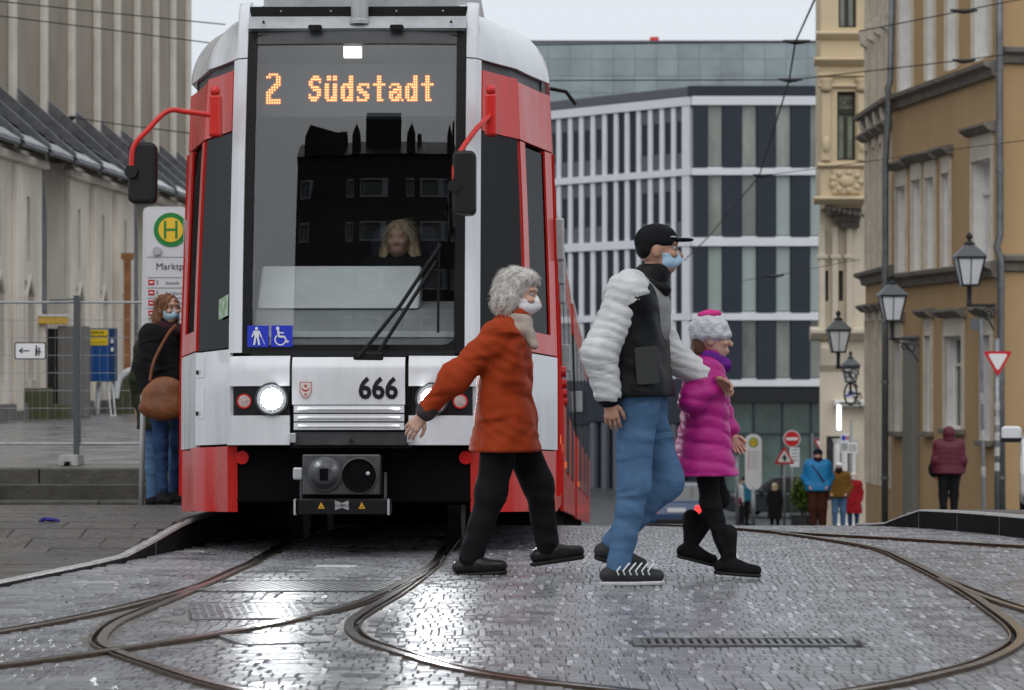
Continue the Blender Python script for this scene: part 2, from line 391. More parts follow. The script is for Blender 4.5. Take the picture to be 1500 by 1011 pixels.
# ---- right raised kerb and pavement behind it
yy = list(np.arange(10, 24.01, .5)); mb = MB()
def rk_h(Y): return float(np.interp(Y, [10, 20.6, 21.6], [.15, .135, .02]))
mb = MB(); py2 = list(np.arange(12, 24.01, .5)) + list(range(25, 70, 3))
def rp_z(Y): return gz(Y) + (rk_h(Y) if Y < 21.6 else .02 + min(.1, (Y - 21.6)*.05))
def rp_x(Y): return kerb_rx(Y) if Y < 21.5 else max(kerb_rx(Y), .1335*Y)
mb.add([(x, y, rp_z(y) - .002) for y in py2 for x in (rp_x(y) + .12, 45)], [(2*i, 2*i+1, 2*i+3, 2*i+2) for i in range(len(py2)-1)])
pav_r = tag(mb.build('pavement', M_road, smooth=True), kind='structure')
y = 12.
while y < 21.5:
    L = .95; mb = MB(); vs = []
    for q in (y + .004, y + L/2, y + L - .004):
        x = kerb_rx(q); h = gz(q) + rk_h(q)
        vs += [(x + .13, q, h), (x + .012, q, h), (x, q, h - .012), (x, q, gz(q) - .02)]
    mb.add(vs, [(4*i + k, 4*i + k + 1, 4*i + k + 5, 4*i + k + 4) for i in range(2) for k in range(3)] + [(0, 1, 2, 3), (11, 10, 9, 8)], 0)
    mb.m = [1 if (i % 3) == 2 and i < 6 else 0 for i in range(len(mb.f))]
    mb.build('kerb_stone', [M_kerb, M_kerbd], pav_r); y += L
# ---- steps to the church square
M_step = mat('step_stone', (.035, .034, .028), .4, var=.4, scale=3, bump=.3, bscale=30, island=.25, col2=(.085, .08, .068))
steps = thing('stone_steps', 'worn grey stone steps leading up to the fenced church square', 'steps', (0, 30, gz(30) + .12))
for k in range(3):
    x = -9.0 + .4*k
    while x < -1.6:
        L = 1.55; MB().box(x, x + L - .012, .36*k, .36*k + .40, .16*k - .03, .16*(k + 1)).build('step_block', M_step, steps, bevel=.012); x += L
ptop = gz(30) + .12 + .48
mb = MB(); mb.add([(-60, 31.1, ptop - .003), (-1.0, 31.1, ptop - .003), (-60, 110, ptop + .35), (-4.0, 110, ptop + .35)], [(0, 1, 3, 2)])
M_square = mat('wet_square_paving', (.19, .19, .195), .28, var=.35, scale=1.3, bump=.25, bscale=18, rvar=.14)
tag(mb.build('church_square', M_square), kind='structure')
def sq_z(Y): return ptop + .35*(Y - 31.1)/78.9

# painted guide lines on the platform and grit on the street
M_line = mat('worn_orange_line', (.38, .24, .15), .5, var=.4, scale=8)
for y0, xa, xb, yb in ((25.2, -6.5, -3.2, 25.6), (23.4, -4.2, -2.95, 23.9)):
    mb = MB(); z = lambda y: plat_z(0, y) + .006
    mb.add([(xa, y0, z(y0)), (xb, yb, z(yb)), (xb, yb + .12, z(yb + .12)), (xa, y0 + .12, z(y0 + .12))], [(0, 1, 2, 3)]); mb.build('painted_line', M_line, platform)
mb = MB(); gr_ = random.Random(9)
for _ in range(260):
    y = gr_.uniform(9.3, 17); x = gr_.uniform(-.18*y, .18*y)
    if x < kerb_x(y) + .05: continue
    r = gr_.uniform(.003, .008); a = gr_.uniform(0, 3.1); c, q = math.cos(a)*r, math.sin(a)*r; z = .003
    mb.add([(x - c, y - q*1.5, z), (x + q, y - c, z), (x + c, y + q*1.5, z + r*.8), (x - q, y + c, z + r*.5)], [(0, 1, 2, 3), (0, 1, 2), (0, 2, 3)][:1])
tag(mb.build('grit', M_groove), 'dark grit and crumbs scattered over the wet paving', 'grit', kind='stuff')
# ------------------------------------------------------------------ tram
M_white = mat('tram_white_paint', (.70, .715, .74), .22, var=.07, scale=3, coat=.4, spec=.5, bump=.01, bscale=5, stretch=(2.5, 2.5, .35), rvar=.08)
M_red = mat('tram_red_paint', (.60, .018, .012), .3, var=.14, scale=3, stretch=(2.5, 2.5, .35), rvar=.08, coat=.2, spec=.4, bump=.012, bscale=5)
M_black = mat('black_rubber', (.007, .007, .008), .5, spec=.2, var=.3, scale=20)
M_plas = mat('black_plastic', (.011, .011, .012), .4, spec=.3, bump=.05, bscale=80)
M_under = mat('underframe_black', (.005, .005, .006), .8, spec=.05)
M_dgrey = mat('dark_grey_metal', (.07, .072, .075), .45, metal=.3, var=.25, scale=12, bump=.08)
M_lgrey = mat('light_grey_metal', (.42, .43, .44), .4, metal=.2, var=.15, scale=8, bump=.05)
M_dash = mat('dashboard_grey', (.72, .73, .71), .6, var=.06, scale=5)
M_dash2 = mat('dashboard_dark_grey', (.36, .365, .36), .6, var=.1, scale=5)
M_wind = glass('windscreen_glass', (.86, .88, .89), .036)
M_side = glass('tinted_side_glass', (.16, .14, .115), .02, power=5., maxr=.3)
M_inner = mat('tram_interior_dark', (.022, .018, .014), .8, spec=.1, var=.3, scale=2)
M_refl = mat('red_reflector', (.62, .012, .014), .3)
M_amber = mat('amber_marker', (.9, .2, .06), .3, emit=(1, .2, .05), estr=.25)
M_lamp = mat('headlight_lit', (.9, .9, .9), .2, emit=(.95, .98, 1), estr=330)
M_chrome = mat('reflector_chrome', (.75, .76, .78), .15, metal=1)
M_refc = mat('lamp_reflector', (.7, .72, .75), .25, metal=.8)
M_lens = mat('unlit_lens', (.45, .36, .34), .25, var=.3, scale=60)
M_txtb = mat('black_lettering', (.01, .01, .012), .5)
M_blue = mat('sticker_blue', (.012, .03, .50), .4)
M_stw = mat('sticker_white', (.75, .76, .78), .5)
M_yel = mat('warning_yellow', (.75, .42, .03), .5)
M_led = mat('amber_led_core', (.1, .05, .01), .5, emit=(1.0, .66, .2), estr=2.0)
M_led2 = mat('amber_led_halo', (.1, .03, .005), .5, emit=(1.0, .15, .012), estr=.9)  # orange halo of each LED, its glow painted as a wider disc
M_disp = mat('display_grey', (.085, .085, .09), .6, bump=.05, bscale=300)
PSI = R(1.2); PITCH = .040
TRAM0 = Vector((-.9, 16.0, .012))
tram = thing('tram', 'red and white low floor tram at the stop with its headlights on', 'tram', TRAM0)
tram.rotation_euler = (-PITCH, 0, -PSI)
NODES = [(0, 0), (.33, .008), (.585, .026), (.632, .042), (.688, .072), (.715, .125), (.97, .62), (1.15, 1.32), (1.15, 9.1)]
def plan(u):
    i = min(int(u), len(NODES) - 2); t = u - i; a = NODES[i]; b = NODES[i+1]
    return a[0] + (b[0] - a[0])*t, a[1] + (b[1] - a[1])*t
def pnorm(u):
    def sn(i):
        i = max(0, min(i, len(NODES) - 2)); dx = NODES[i+1][0] - NODES[i][0]; dy = NODES[i+1][1] - NODES[i][1]; l = math.hypot(dx, dy); return (dy/l, -dx/l)
    i = min(int(u), len(NODES) - 2); t = u - i
    a = sn(i - 1) if t < .5 else sn(i); b = sn(i) if t < .5 else sn(i + 1); w = t + .5 if t < .5 else t - .5
    if i == 0 and t < .5: a = (0, -1)
    x = a[0]*(1-w) + b[0]*w; y = a[1]*(1-w) + b[1]*w; l = math.hypot(x, y) or 1
    return x/l, y/l
def inset(u, z):
    wf = 1 if u <= 5 else max(0, 1 - (u - 5)/2.)
    t = max(0, z - 1.13); rake = .035*t + .05*t*t; tum = .03*t
    r = rake*wf + tum*(1 - wf)
    if z < 1.13 and u < 5.6:
        e = min(1, (1.13 - z)/.10); r -= .075*math.sqrt(max(0, 1 - (1 - e)**2)) * (1 if u <= 5 else max(0, 1 - (u-5)/.6))
        if z < .95: r += .09*(.95 - z)
    return r
def shoulder(z):
    e = min(1, max(0, (z - 2.86)/.34)); return .31*(1 - math.sqrt(max(0, 1 - e*e)))
def S(u, z, off=0., sd=1):
    uu = abs(u); s = sd if u >= 0 else -sd
    x, y = plan(uu); nx, ny = pnorm(uu); k = shoulder(z); w = min(1, max(0, (uu - 4.4)/1.4)); wf = 1 if uu <= 5 else max(0, 1 - (uu - 5)/2.)
    r = inset(uu, z); dx = -nx*(1 - wf)*r - nx*w*k; dy = wf*r - ny*(1 - wf)*r + (1 - w)*k*.3 - ny*w*k
    return Vector((s*(x + dx + nx*off), y + dy + ny*off, z))
def ux(x):     # plan parameter for a lateral distance on the front
    x = abs(x)
    for i in range(len(NODES) - 2):
        if x <= NODES[i+1][0]: return i + (x - NODES[i][0])/(NODES[i+1][0] - NODES[i][0])
    return 7
def uy(y): return 7 + (y - 1.32)/7.78
def shell(name, m, fn, nu, nz, th=.03, parent=None, smooth=True):
    """fn(a, b, off) with a, b in 0..1 -> point; closed thin panel"""
    mb = MB(); vs = [fn(i/nu, j/nz, 0) for j in range(nz+1) for i in range(nu+1)] + [fn(i/nu, j/nz, -th) for j in range(nz+1) for i in range(nu+1)]
    n = (nu+1)*(nz+1); g = lambda i, j: j*(nu+1) + i; fs = []
    for j in range(nz):
        for i in range(nu):
            q = (g(i,j), g(i+1,j), g(i+1,j+1), g(i,j+1)); fs += [q, tuple(n + k for k in reversed(q))]
    for i in range(nu): fs += [(g(i,0), n+g(i,0), n+g(i+1,0), g(i+1,0)), (g(i,nz), g(i+1,nz), n+g(i+1,nz), n+g(i,nz))]
    for j in range(nz): fs += [(g(0,j), g(0,j+1), n+g(0,j+1), n+g(0,j)), (g(nu,j), n+g(nu,j), n+g(nu,j+1), g(nu,j+1))]
    mb.add(vs, fs); o = mb.build(name, m, parent or tram, smooth=smooth)
    if smooth:
        md = o.modifiers.new('edge', 'EDGE_SPLIT'); md.split_angle = R(38)
    return o
def panel(name, m, u0, u1, z0, z1, sd=1, nu=6, nz=6, off=0., th=.03, parent=None):
    return shell(name, m, lambda a, b, o: S(u0 + (u1-u0)*a, z0 + (z1-z0)*b, off + o, sd), nu, nz, th, parent)
LX = lambda px: (px - 520)/260.
LZ = lambda py: 1.03 + (548 - py)/260.
G = .004
# windscreen and frame
ws = panel('windscreen', M_wind, -ux(.60), ux(.60), 1.15, 2.98, 1, 24, 16, -.012, .006)
for sd in (1, -1):
    panel('windscreen_frame', M_black, ux(.578), ux(.63), 1.135, 3.01, sd, 2, 16, -.004, .05)
panel('windscreen_frame', M_black, -ux(.576), ux(.576), 1.120, 1.185, 1, 16, 2, -.005, .04)
panel('windscreen_frame', mat('windscreen_header', (.05, .052, .055), .4), -ux(.576), ux(.576), 2.93, 3.01, 1, 16, 2, -.005, .04)
for sd in (1, -1):      # rounded lower corners
    mb = MB(); pts = [(.58, 1.185)] + [(.58 - .075*(1 - math.cos(R(a))), 1.26 - .075*math.sin(R(a))) for a in range(0, 91, 15)]
    vs = [S(ux(x), z, -.003, sd) for x, z in pts]; mb.add(vs, [tuple(range(len(vs)))]); mb.build('corner_fillet', M_black, tram)
for sd in (1, -1):
    panel('front_pillar', M_white, ux(.632), 5.0, 1.142, 2.845, sd, 6, 18, 0, .05)
    panel('roof_shoulder', M_white, ux(.632), 8.0, 2.853, 3.20, sd, 40, 12, 0, .03)
    panel('shoulder_gap', M_dgrey, 5.03, 7.9, 2.775, 2.849, sd, 12, 2, -.03, .02)
    panel('upper_side_panel', M_red, 5.03, 6.0 - .004, 2.43, 2.79, sd, 6, 4, .002, .03)
    panel('upper_side_panel', M_red, 6.0 + .004, 7.0 - .004, 2.43, 2.775, sd, 6, 4, .002, .03)
    panel('upper_side_panel', M_red, 7.0 + .004, 8.0, 2.43, 2.775, sd, 20, 4, 0, .03)
    panel('cab_side_window', M_side, 5.03, 5.97, 1.175, 2.425, sd, 4, 6, -.01, .006)
    panel('lower_side_panel', M_white, 5.012, 6.0 - .006, .625, 1.165, sd, 8, 8, 0, .03)
    panel('corner_skirt', M_red, 4.95, 6.3, .24, .612, sd, 10, 4, .002, .06)
    panel('side_skirt', M_red, 6.31, 8.0, .235, .60, sd, 20, 3, -.004, .03)
# service flap seams on the left lower panel
for (u, z0, z1) in ((5.72, 1.02, 1.13), (5.72, .78, .95)):
    shell('service_flap', M_white, lambda a, b, o: S(-(u + .22*a), z0 + (z1-z0)*b, .004 + o), 3, 2, .006)
    p = S(-(u + .17), z0 + .03, .012); MB().box(p.x - .006, p.x + .006, p.y - .004, p.y + .01, p.z - .012, p.z + .012).build('flap_lock', M_black, tram)
# passenger sticker in the left cab window
shell('window_sticker', mat('sticker_green', (.12, .3, .04), .5, col2=(.55, .62, .6), scale=22), lambda a, b, o: S(-(5.30 - .28*a), 1.34 + .12*b + .02*a, .004 + o), 2, 2, .002)
# right flank between cab and first door: red cab door with a slim dark pane, white below
for sd in (1, -1):
    panel('cab_door', M_red, 6.006, 6.17, 1.18, 2.42, sd, 3, 8, 0, .03); panel('cab_door_window', M_side, 6.17, 6.80, 1.30, 2.40, sd, 2, 8, -.012, .006)
    panel('cab_door', M_red, 6.17, 6.80, 1.18, 1.30, sd, 2, 2, 0, .03); panel('cab_door', M_red, 6.80, 6.994, 1.18, 2.42, sd, 3, 8, 0, .03)
    panel('lower_side_panel', M_white, 6.006, 6.994, .608, 1.17, sd, 6, 6, 0, .03)
    # long flank: alternating doors and windows
    yy = [1.36, 2.7, 3.4, 4.7, 5.4, 6.7, 7.4, 8.7, 9.08]; M_flank = mat('tram_flank_glass', (.028, .022, .02), .06, spec=.8)
    for k in range(len(yy) - 1):
        a, b = yy[k], yy[k+1]
        if k % 2 == 0:
            panel('side_door', M_flank, uy(a + .02), uy(b - .02), .33, 2.42, sd, 3, 8, .004, .03)
            panel('door_post', M_red, uy(a), uy(a + .02), .33, 2.42, sd, 1, 8, .016, .04)
            p = S(uy(a + .35), 1.1, .02, sd); MB().disc((p.x, p.y, p.z), .035, 12, 'x', th=.03).build('door_button', M_refl, tram)
            for zc in ((1.9,) if k in (0, 2, 4) else ()):
                p = S(uy(a + .05 if zc > 1.5 else b - .1), zc, .012, sd)
                MB().box(p.x - .01, p.x + .05, p.y - .05, p.y + .05, zc - .13, zc + .13).build('door_mirror', M_lgrey, tram, bevel=.012)
        else:
            panel('side_window', M_flank, uy(a), uy(b), 1.22, 2.42, sd, 2, 6, 0, .03); panel('lower_side_panel', M_white, uy(a), uy(b), .608, 1.21, sd, 2, 6, 0, .03)
            p = S(uy((a + b)/2), .70, .004, sd); 
            if k in (1, 5): MB().box(p.x - .01, p.x + .012, p.y - .1, p.y + .1, .67, .73).build('side_marker', M_amber, tram)
# front lower panels
xs_c = (LX(433), LX(598))
panel('front_flap', M_white, -ux(.335) + .0, ux(.300), LZ(597) + .003, 1.112, 1, 14, 8, .004, .03)
for k in range(3):
    z0 = LZ(634) + k*.048; panel('front_louvre', M_white, -ux(.325), ux(.295), z0 + .004, z0 + .044, 1, 10, 3, .012 - .002*k, .03)
for k in range(3):
    z0 = LZ(634) + k*.048 + .024; MB().tube([S(math.copysign(ux(x), x), z0, .012) for x in np.linspace(-.30, .27, 9)], .009, 8).build('louvre_rib', M_white, tram, smooth=True)
panel('front_lower_strip', M_dgrey, -ux(.33), ux(.315), LZ(655), LZ(636), 1, 10, 3, -.01, .02)
for sd, e in ((1, .32), (-1, .35)):
    # corner panels with an opening for the lights: four strips round the light box
    a0, a1 = ux(e), 5.006; hx0, hx1 = (.355, .695) if sd < 0 else (.345, .695); z0, z1 = LZ(612), LZ(569)
    panel('front_corner_panel', M_white, a0, a1, z1, 1.12, sd, 12, 8, 0, .04); panel('front_corner_panel', M_white, a0, a1, LZ(655), z0, sd, 12, 6, 0, .04)
    panel('front_corner_panel', M_white, ux(hx1), a1, z0, z1, sd, 3, 4, 0, .04)
    panel('headlight_housing', M_plas, ux(hx0) - .02, ux(hx1) + .02, z0 - .005, z1 + .005, sd, 8, 3, -.022, .02)
    c = S(ux(.452), LZ(588), -.02, sd); hl = MB()
    T = Matrix.Translation((c.x, c.y, c.z)) @ Matrix.Rotation(R(90), 4, 'X')
    o = hl.lathe([(.094, -.02), (.094, .028), (.084, .030), (.078, .01)], 28, T).build('headlight', M_dgrey, tram, smooth=False)
    h2 = MB(); h2.lathe([(.058, .0305), (.04, .036), (.0001, .040)], 24, T); h2.build('lens', M_lamp, o); MB().lathe([(.083, .0302), (.059, .0303), (.0001, .0303)], 24, T).build('reflector', M_refc, o)
    if True:
        q = S(ux(.615), LZ(591), -.018, sd); T2 = Matrix.Translation((q.x, q.y, q.z)) @ Matrix.Rotation(R(90), 4, 'X')
        mk = MB().lathe([(.042, -.01), (.042, .014), (.036, .014)], 20, T2).build('marker_light', M_refl, tram)
        MB().lathe([(.034, .0145), (.0001, .02)], 20, T2).build('lens', M_lens, mk)
    # red round reflector on the black bumper
    MB().disc((sd*.635, .125, LZ(673)), .038, 20, 'y', th=.02).build('round_reflector', M_refl, tram)
panel('panel_gap', M_black, -ux(.355), ux(.345), .60, 1.128, 1, 10, 4, -.045, .02)
for sd in (-1, 1):
    MB().box(sd*.33 - .018, sd*.33 + .018, -.085, -.05, LZ(652), LZ(638)).build('flap_latch', M_lgrey, tram, bevel=.004)
p = S(.0, LZ(648), .004); MB().prism([(.0, LZ(645)), (-.017, LZ(652)), (.017, LZ(652))], p.y - .003, p.y).build('arrow_mark', M_txtb, tram)
# number and coat of arms
def on_front(v): 
    return S(0, 1, 0)
ft = text_mb('666', .165, .0048); ft.v = [(v[0]*.90, v[1], v[2]) for v in ft.v]; yf = S(ux(.15), LZ(574), .0075).y
for i, v in enumerate(ft.v): ft.v[i] = (v[0] + LX(559), S(ux(min(.3, abs(v[0] + LX(559)))), LZ(574) + v[2], .0085).y, v[2] + LZ(574))
ft.build('fleet_number', M_txtb, tram)
cx, cz = LX(453), LZ(575); yc = S(ux(abs(cx)), cz, .0075).y - .002
mb = MB(); mb.prism([(cx - .034, cz + .046), (cx + .034, cz + .046), (cx + .034, cz - .012), (cx + .018, cz - .036), (cx, cz - .048), (cx - .018, cz - .036), (cx - .034, cz - .012)], yc - .001, yc, 0)
crest = mb.build('coat_of_arms', mat('crest_rim', (.45, .16, .13), .5), tram)
mb = MB(); mb.prism([(cx - .029, cz + .041), (cx + .029, cz + .041), (cx + .029, cz - .012), (cx + .015, cz - .032), (cx, cz - .043), (cx - .015, cz - .032), (cx - .029, cz - .012)], yc - .002, yc - .0012, 0); mb.build('shield', mat('crest_field', (.62, .6, .58), .5), crest)
def star(mb, x, z, r, y, n=6):
    mb.add([(x + (r if k % 2 == 0 else r*.42)*math.sin(math.pi*k/n), y, z + (r if k % 2 == 0 else r*.42)*math.cos(math.pi*k/n)) for k in range(2*n)], [tuple(range(2*n))])
mb = MB(); star(mb, cx, cz + .022, .013, yc - .0026); star(mb, cx, cz - .026, .011, yc - .0026)
arc = [(cx + .022*math.cos(R(a)), cz + .012 + .022*math.sin(R(a))) for a in range(180, 361, 15)] + [(cx + .019*math.cos(R(a)), cz + .017 + .017*math.sin(R(a))) for a in range(360, 179, -15)]
mb.add([(x, yc - .0025, z) for x, z in arc], [tuple(range(len(arc)))]); mb.build('emblem', mat('crest_red', (.5, .02, .02), .5), crest)
# black bumper zone, underframe, wheels
MB().box(-.68, .68, .13, .5, .30, .598).build('bumper', M_under, tram); MB().box(-.8, .8, .5, 1.3, .28, .596).build('bumper', M_under, tram)
MB().box(-1.1, 1.1, 1.3, 9.0, .30, .58).build('underframe', M_under, tram)
for y in (2.2, 4.0, 9.6):
    for sd in (1, -1):
        M = Matrix.Translation((sd*.5, y, .29)) @ Matrix.Rotation(R(90), 4, 'Y')
        MB().lathe([(.0001, -.05), (.28, -.05), (.30, -.045), (.30, .04), (.2, .05), (.0001, .05)], 24, M).build('wheel', M_dgrey, tram, smooth=False)
# coupler
cp = MB().box(LX(449), LX(562), -.10, .1, LZ(728), LZ(669)).build('coupler', M_dgrey, tram, bevel=.008)
Tc = lambda px, py, y: Matrix.Translation((LX(px), y, LZ(py))) @ Matrix.Rotation(R(90), 4, 'X')
MB().lathe([(.098, -.005), (.098, .015), (.082, .022), (.055, .055), (.042, .06)], 28, Tc(482, 698, -.10)).build('coupler_cone', M_dgrey, cp, smooth=False)
MB().box(LX(476), LX(488), -.17, -.15, LZ(707), LZ(690)).build('coupler_latch', M_under, cp)
MB().lathe([(.098, .004), (.092, .012), (.06, -.004), (.0001, -.004)], 28, Tc(532, 700, -.10)).build('coupler_cup', M_under, cp)
MB().lathe([(.103, .0), (.103, .01), (.096, .012), (.096, .0)], 28, Tc(532, 700, -.10)).build('cup_ring', M_dgrey, cp)
MB().ball((LX(545), -.115, LZ(697)), .012).build('coupler_pin', M_lgrey, cp, smooth=True)
MB().box(LX(435), LX(449), -.09, .0, LZ(706), LZ(688)).build('side_bolt', M_lgrey, cp, bevel=.01)
tr = MB().prism([(-.13, LZ(756)), (-.155, LZ(735)), (-.11, LZ(733)), (.02, LZ(733)), (.02, LZ(756))], LX(444), LX(578), axis='x').build('coupler_tray', M_plas, tram, bevel=.004)
for a in (440, 576):
    MB().tube([(LX(a), -.10, LZ(735)), (LX(a), -.17, LZ(735)), (LX(a), -.17, LZ(756)), (LX(a), -.10, LZ(756))], .006).build('tray_handle', M_lgrey, tr)
for a in (447, 570):
    MB().tube([(LX(a), -.07, LZ(695)), (LX(a), -.075, LZ(740))], .009).build('tray_link', M_dgrey, tr)
mb = MB(); x0, x1, z0, z1 = LX(498), LX(518), LZ(750), LZ(736); zc = (z0+z1)/2; yb = -.158
yt = lambda z: -.155 + (LZ(735) - z)/(LZ(735) - LZ(756))*.025 - .003
for s in (0, 1):
    xa, xb = ((x0, (x0+x1)/2 + .006), (x1, (x0+x1)/2 - .006))[s]
    mb.add([(xa, yt(z1), z1), (xb, yt(zc + .012), zc + .012), (xb, yt(zc - .012), zc - .012), (xa, yt(z0), z0)], [(0, 1, 2, 3)])
mb.build('maker_plate', M_lgrey, tr)
text('plate_lettering', 'SCHAKU', .022, ((x0+x1)/2, yt(zc) - .002, zc), M_txtb, tr, sx=.95)
for a in (478, 537):
    z0, z1 = LZ(748), LZ(738); MB().add([(LX(a-5), yt(z0), z0), (LX(a+5), yt(z0), z0), (LX(a), yt(z1), z1)], [(0, 1, 2)]).build('warning_triangle', M_yel, tr)
    MB().box(LX(a) - .003, LX(a) + .003, yt(z0) - .004, yt(z0) - .003, z0 + .006, z0 + .024).build('bolt_mark', M_txtb, tr)
# roof
rf = MB().box(-.76, .76, .75, 9.0, 3.06, 3.12).build('roof', M_lgrey, tram)
shell('roof_fascia', M_lgrey, lambda a, b, o: Vector((-.63 + 1.26*a, .245 + .10*b - o, 3.02 + .085*b)), 8, 3, .02)
MB().box(-.63, .63, .36, .40, 3.11, 3.165).build('roof_rail', M_black, tram)
for x in (-.45, -.16, .22, .49): MB().ball((x, .358, 3.138), .006).build('rail_bolt', M_lgrey, tram)
MB().box(-.58, .66, .62, 2.6, 3.16, 3.5).build('roof_equipment', M_lgrey, tram, bevel=.02)
MB().lathe([(.06, -.02), (.06, 0), (.05, .012), (.05, .32), (.046, .325)], 20, Matrix.Translation((LX(523), .30, 3.07))).build('antenna_post', M_lgrey, tram)
for x in (LX(458), LX(580)): MB().prism(rrect(x - .04, x + .04, 3.007, 3.035, .012), .21, .24).build('clip', M_black, tram)
for x in (LX(380), LX(520), LX(661)): MB().prism([(x - .01, 3.05), (x + .01, 3.05), (x, 3.07)], .245, .26).build('washer_nozzle', M_black, tram)
MB().tube([(1.1, 1.6, 2.86), (1.2, 1.6, 2.84), (1.26, 1.6, 2.76)], .012).build('roof_hook', M_black, tram)
# mirrors on red arms
def bracket(sd, pts, housing, hb):
    arm = MB().tube(catmull(pts, 6), .0155, 10).build('mirror_arm', M_red, tram, smooth=True)
    p = pts[0]; MB().box(p[0] - .035, p[0] + .035, p[1] - .02, p[1] + .07, p[2] - .12, p[2] + .12).build('mirror_bracket', M_red, arm, bevel=.015)
    MB().ball((p[0], p[1], p[2] + .14), .032, 12).build('bracket_knob', M_red, arm, smooth=True)
    x0, x1, z0, z1, y = housing
    h = MB().prism(rrect(x0, x1, z0, z1, .035, 4), y, y + .11).build('mirror_housing', M_plas, arm, bevel=.018, seg=3)
    MB().prism(rrect(x0 + .012, x1 - .012, z0 + .015, z1 - .015, .03, 4), y + .111, y + .115).build('mirror_glass', M_chrome, h)
    q = pts[-1]; MB().disc((q[0], q[1] + .01, q[2]), .036, 16, 'y', th=.04).build('mirror_clamp', M_plas, h)
bracket(-1, [(-.80, .12, 2.50), (-.95, .08, 2.515), (-1.06, .04, 2.515), (-1.17, .0, 2.40), (-1.245, -.02, 2.30), (-1.255, -.02, 2.16)], (LX(188) , LX(229), LZ(299), LZ(209), -.02), None)
bracket(1, [(.775, .10, 2.50), (.70, -.05, 2.40), (.62, -.16, 2.27), (.585, -.20, 2.19), (.582, -.20, 2.06)], (LX(660) + .03, LX(698) + .018, LZ(316) - .025, LZ(222) - .025, -.22), None)
# wipers
def wiper(pts, r=.011): MB().tube([S(math.copysign(ux(x), x), z, o) for x, z, o in pts], r, 6).build('wiper', M_black, tram)
wiper([(LX(530), LZ(527), .02), (LX(590), LZ(450), .035), (LX(648), LZ(360), .03)], .012); wiper([(LX(556), LZ(524), .02), (LX(605), LZ(445), .035), (LX(642), LZ(385), .03)], .012)
wiper([(LX(645), LZ(352), .014), (LX(645), LZ(420), .016), (LX(645), LZ(490), .014)], .008)
MB().box(LX(522), LX(566), -.06, .01, LZ(532), LZ(519)).build('wiper_mount', M_black, tram, bevel=.01)
# windscreen stickers
def sticker(cx, z0, s, kind):
    y = lambda x, z, o=.0: S(math.copysign(ux(x), x), z, o).y
    c = LX(cx); x0, x1, z1 = c - s/2, c + s/2, z0 + s
    st = MB().add([(x0, y(x0, z0) - .002, z0), (x1, y(x1, z0) - .002, z0), (x1, y(x1, z1) - .002, z1), (x0, y(x0, z1) - .002, z1)], [(0, 1, 2, 3)]).build('windscreen_sticker', M_blue, tram)
    yy = y(c, z0 + s/2) - .006; mb = MB(); k = s/.125
    def P(pts): mb.add([(c + x*k, yy, z0 + z*k) for x, z in pts], [tuple(range(len(pts)))])
    def disc(x, z, r): P([(x + r*math.cos(a*math.pi/8), z + r*math.sin(a*math.pi/8)) for a in range(16)])
    def bar(a, b, w):
        d = Vector((b[0]-a[0], b[1]-a[1])).normalized(); n = Vector((-d.y, d.x))*w/2
        P([(a[0]+n.x, a[1]+n.y), (b[0]+n.x, b[1]+n.y), (b[0]-n.x, b[1]-n.y), (a[0]-n.x, a[1]-n.y)])
    if kind == 'cane':
        disc(-.008, .108, .009); P([(-.022, .096), (.008, .096), (.006, .055), (-.020, .055)]); bar((-.02, .094), (-.034, .058), .008); bar((.006, .094), (.02, .06), .008)
        bar((-.014, .056), (-.022, .012), .011); bar((0, .056), (.008, .012), .011); bar((.02, .06), (.042, .012), .003)
    else:
        disc(-.024, .108, .010); bar((-.022, .098), (-.016, .058), .012); bar((-.018, .060), (.016, .060), .011); bar((.014, .062), (.032, .026), .010); bar((.03, .028), (.048, .034), .008); bar((-.018, .082), (.012, .082), .007)
        for a in range(130, 381, 14):
            b = a + 15; bar((-.008 + .031*math.cos(R(a)), .043 + .031*math.sin(R(a))), (-.008 + .031*math.cos(R(b)), .043 + .031*math.sin(R(b))), .007)
    mb.build('pictogram', M_stw, st)
sticker(380, LZ(511), .122, 'cane'); sticker(415.5, LZ(511), .122, 'wheelchair')
# destination display inside
FONT = {'2': [".####..", "##..##.", "....##.", "....##.", "...###.", "..###..", ".###...", "###....", "##.....", "##.....", "######.", "######."],
 'S': ["..###..", ".#####.", "##...#.", "##.....", ".####..", "..####.", "....##.", "#...##.", "#####..", ".###..."],
 'u': [".##.##.", ".##.##.", ".......", "##..##.", "##..##.", "##..##.", "##..##.", "##..##.", "##.###.", ".#####."],
 'd': ["....##.", "....##.", "....##.", ".#####.", "##.###.", "##..##.", "##..##.", "##..##.", "##.###.", ".#####."],
 's': [".......", ".......", ".......", ".#####.", "##...#.", "###....", ".####..", "...###.", "#...##.", "#####.."],
 't': ["..##...", "..##...", "..##...", "######.", "..##...", "..##...", "..##...", "..##...", "..##...", "..###.."],
 'a': [".......", ".......", ".......", ".####..", "#...##.", "..####.", "####.#.", "##..##.", "##.###.", ".####.#"]}
DY = .44
db = MB().box(-.60, .60, DY, DY + .12, 2.535, 2.84).build('destination_display', M_disp, tram)
def led(ch, cx, ztop, pitch, px_w):
    core, rim = MB(), MB()  # rim gathers the painted glow discs behind the dots
    for r, row in enumerate(FONT[ch]):
        for c, v in enumerate(row):
            if v == '#':
                x = cx + (c - 2.7)*px_w; z = ztop - r*pitch
                core.add([(x + .0052*math.cos(a*math.pi/4), DY - .006, z + .0058*math.sin(a*math.pi/4)) for a in range(8)], [tuple(range(8))])
                rim.add([(x + .011*math.cos(a*math.pi/4 + .3), DY - .0035, z + .011*math.sin(a*math.pi/4 + .3)) for a in range(8)], [tuple(range(8))])  # glow disc behind the dot
    o = rim.build('display_letter', M_led2, db); core.build('led', M_led, o)
k = 16.44/16.0
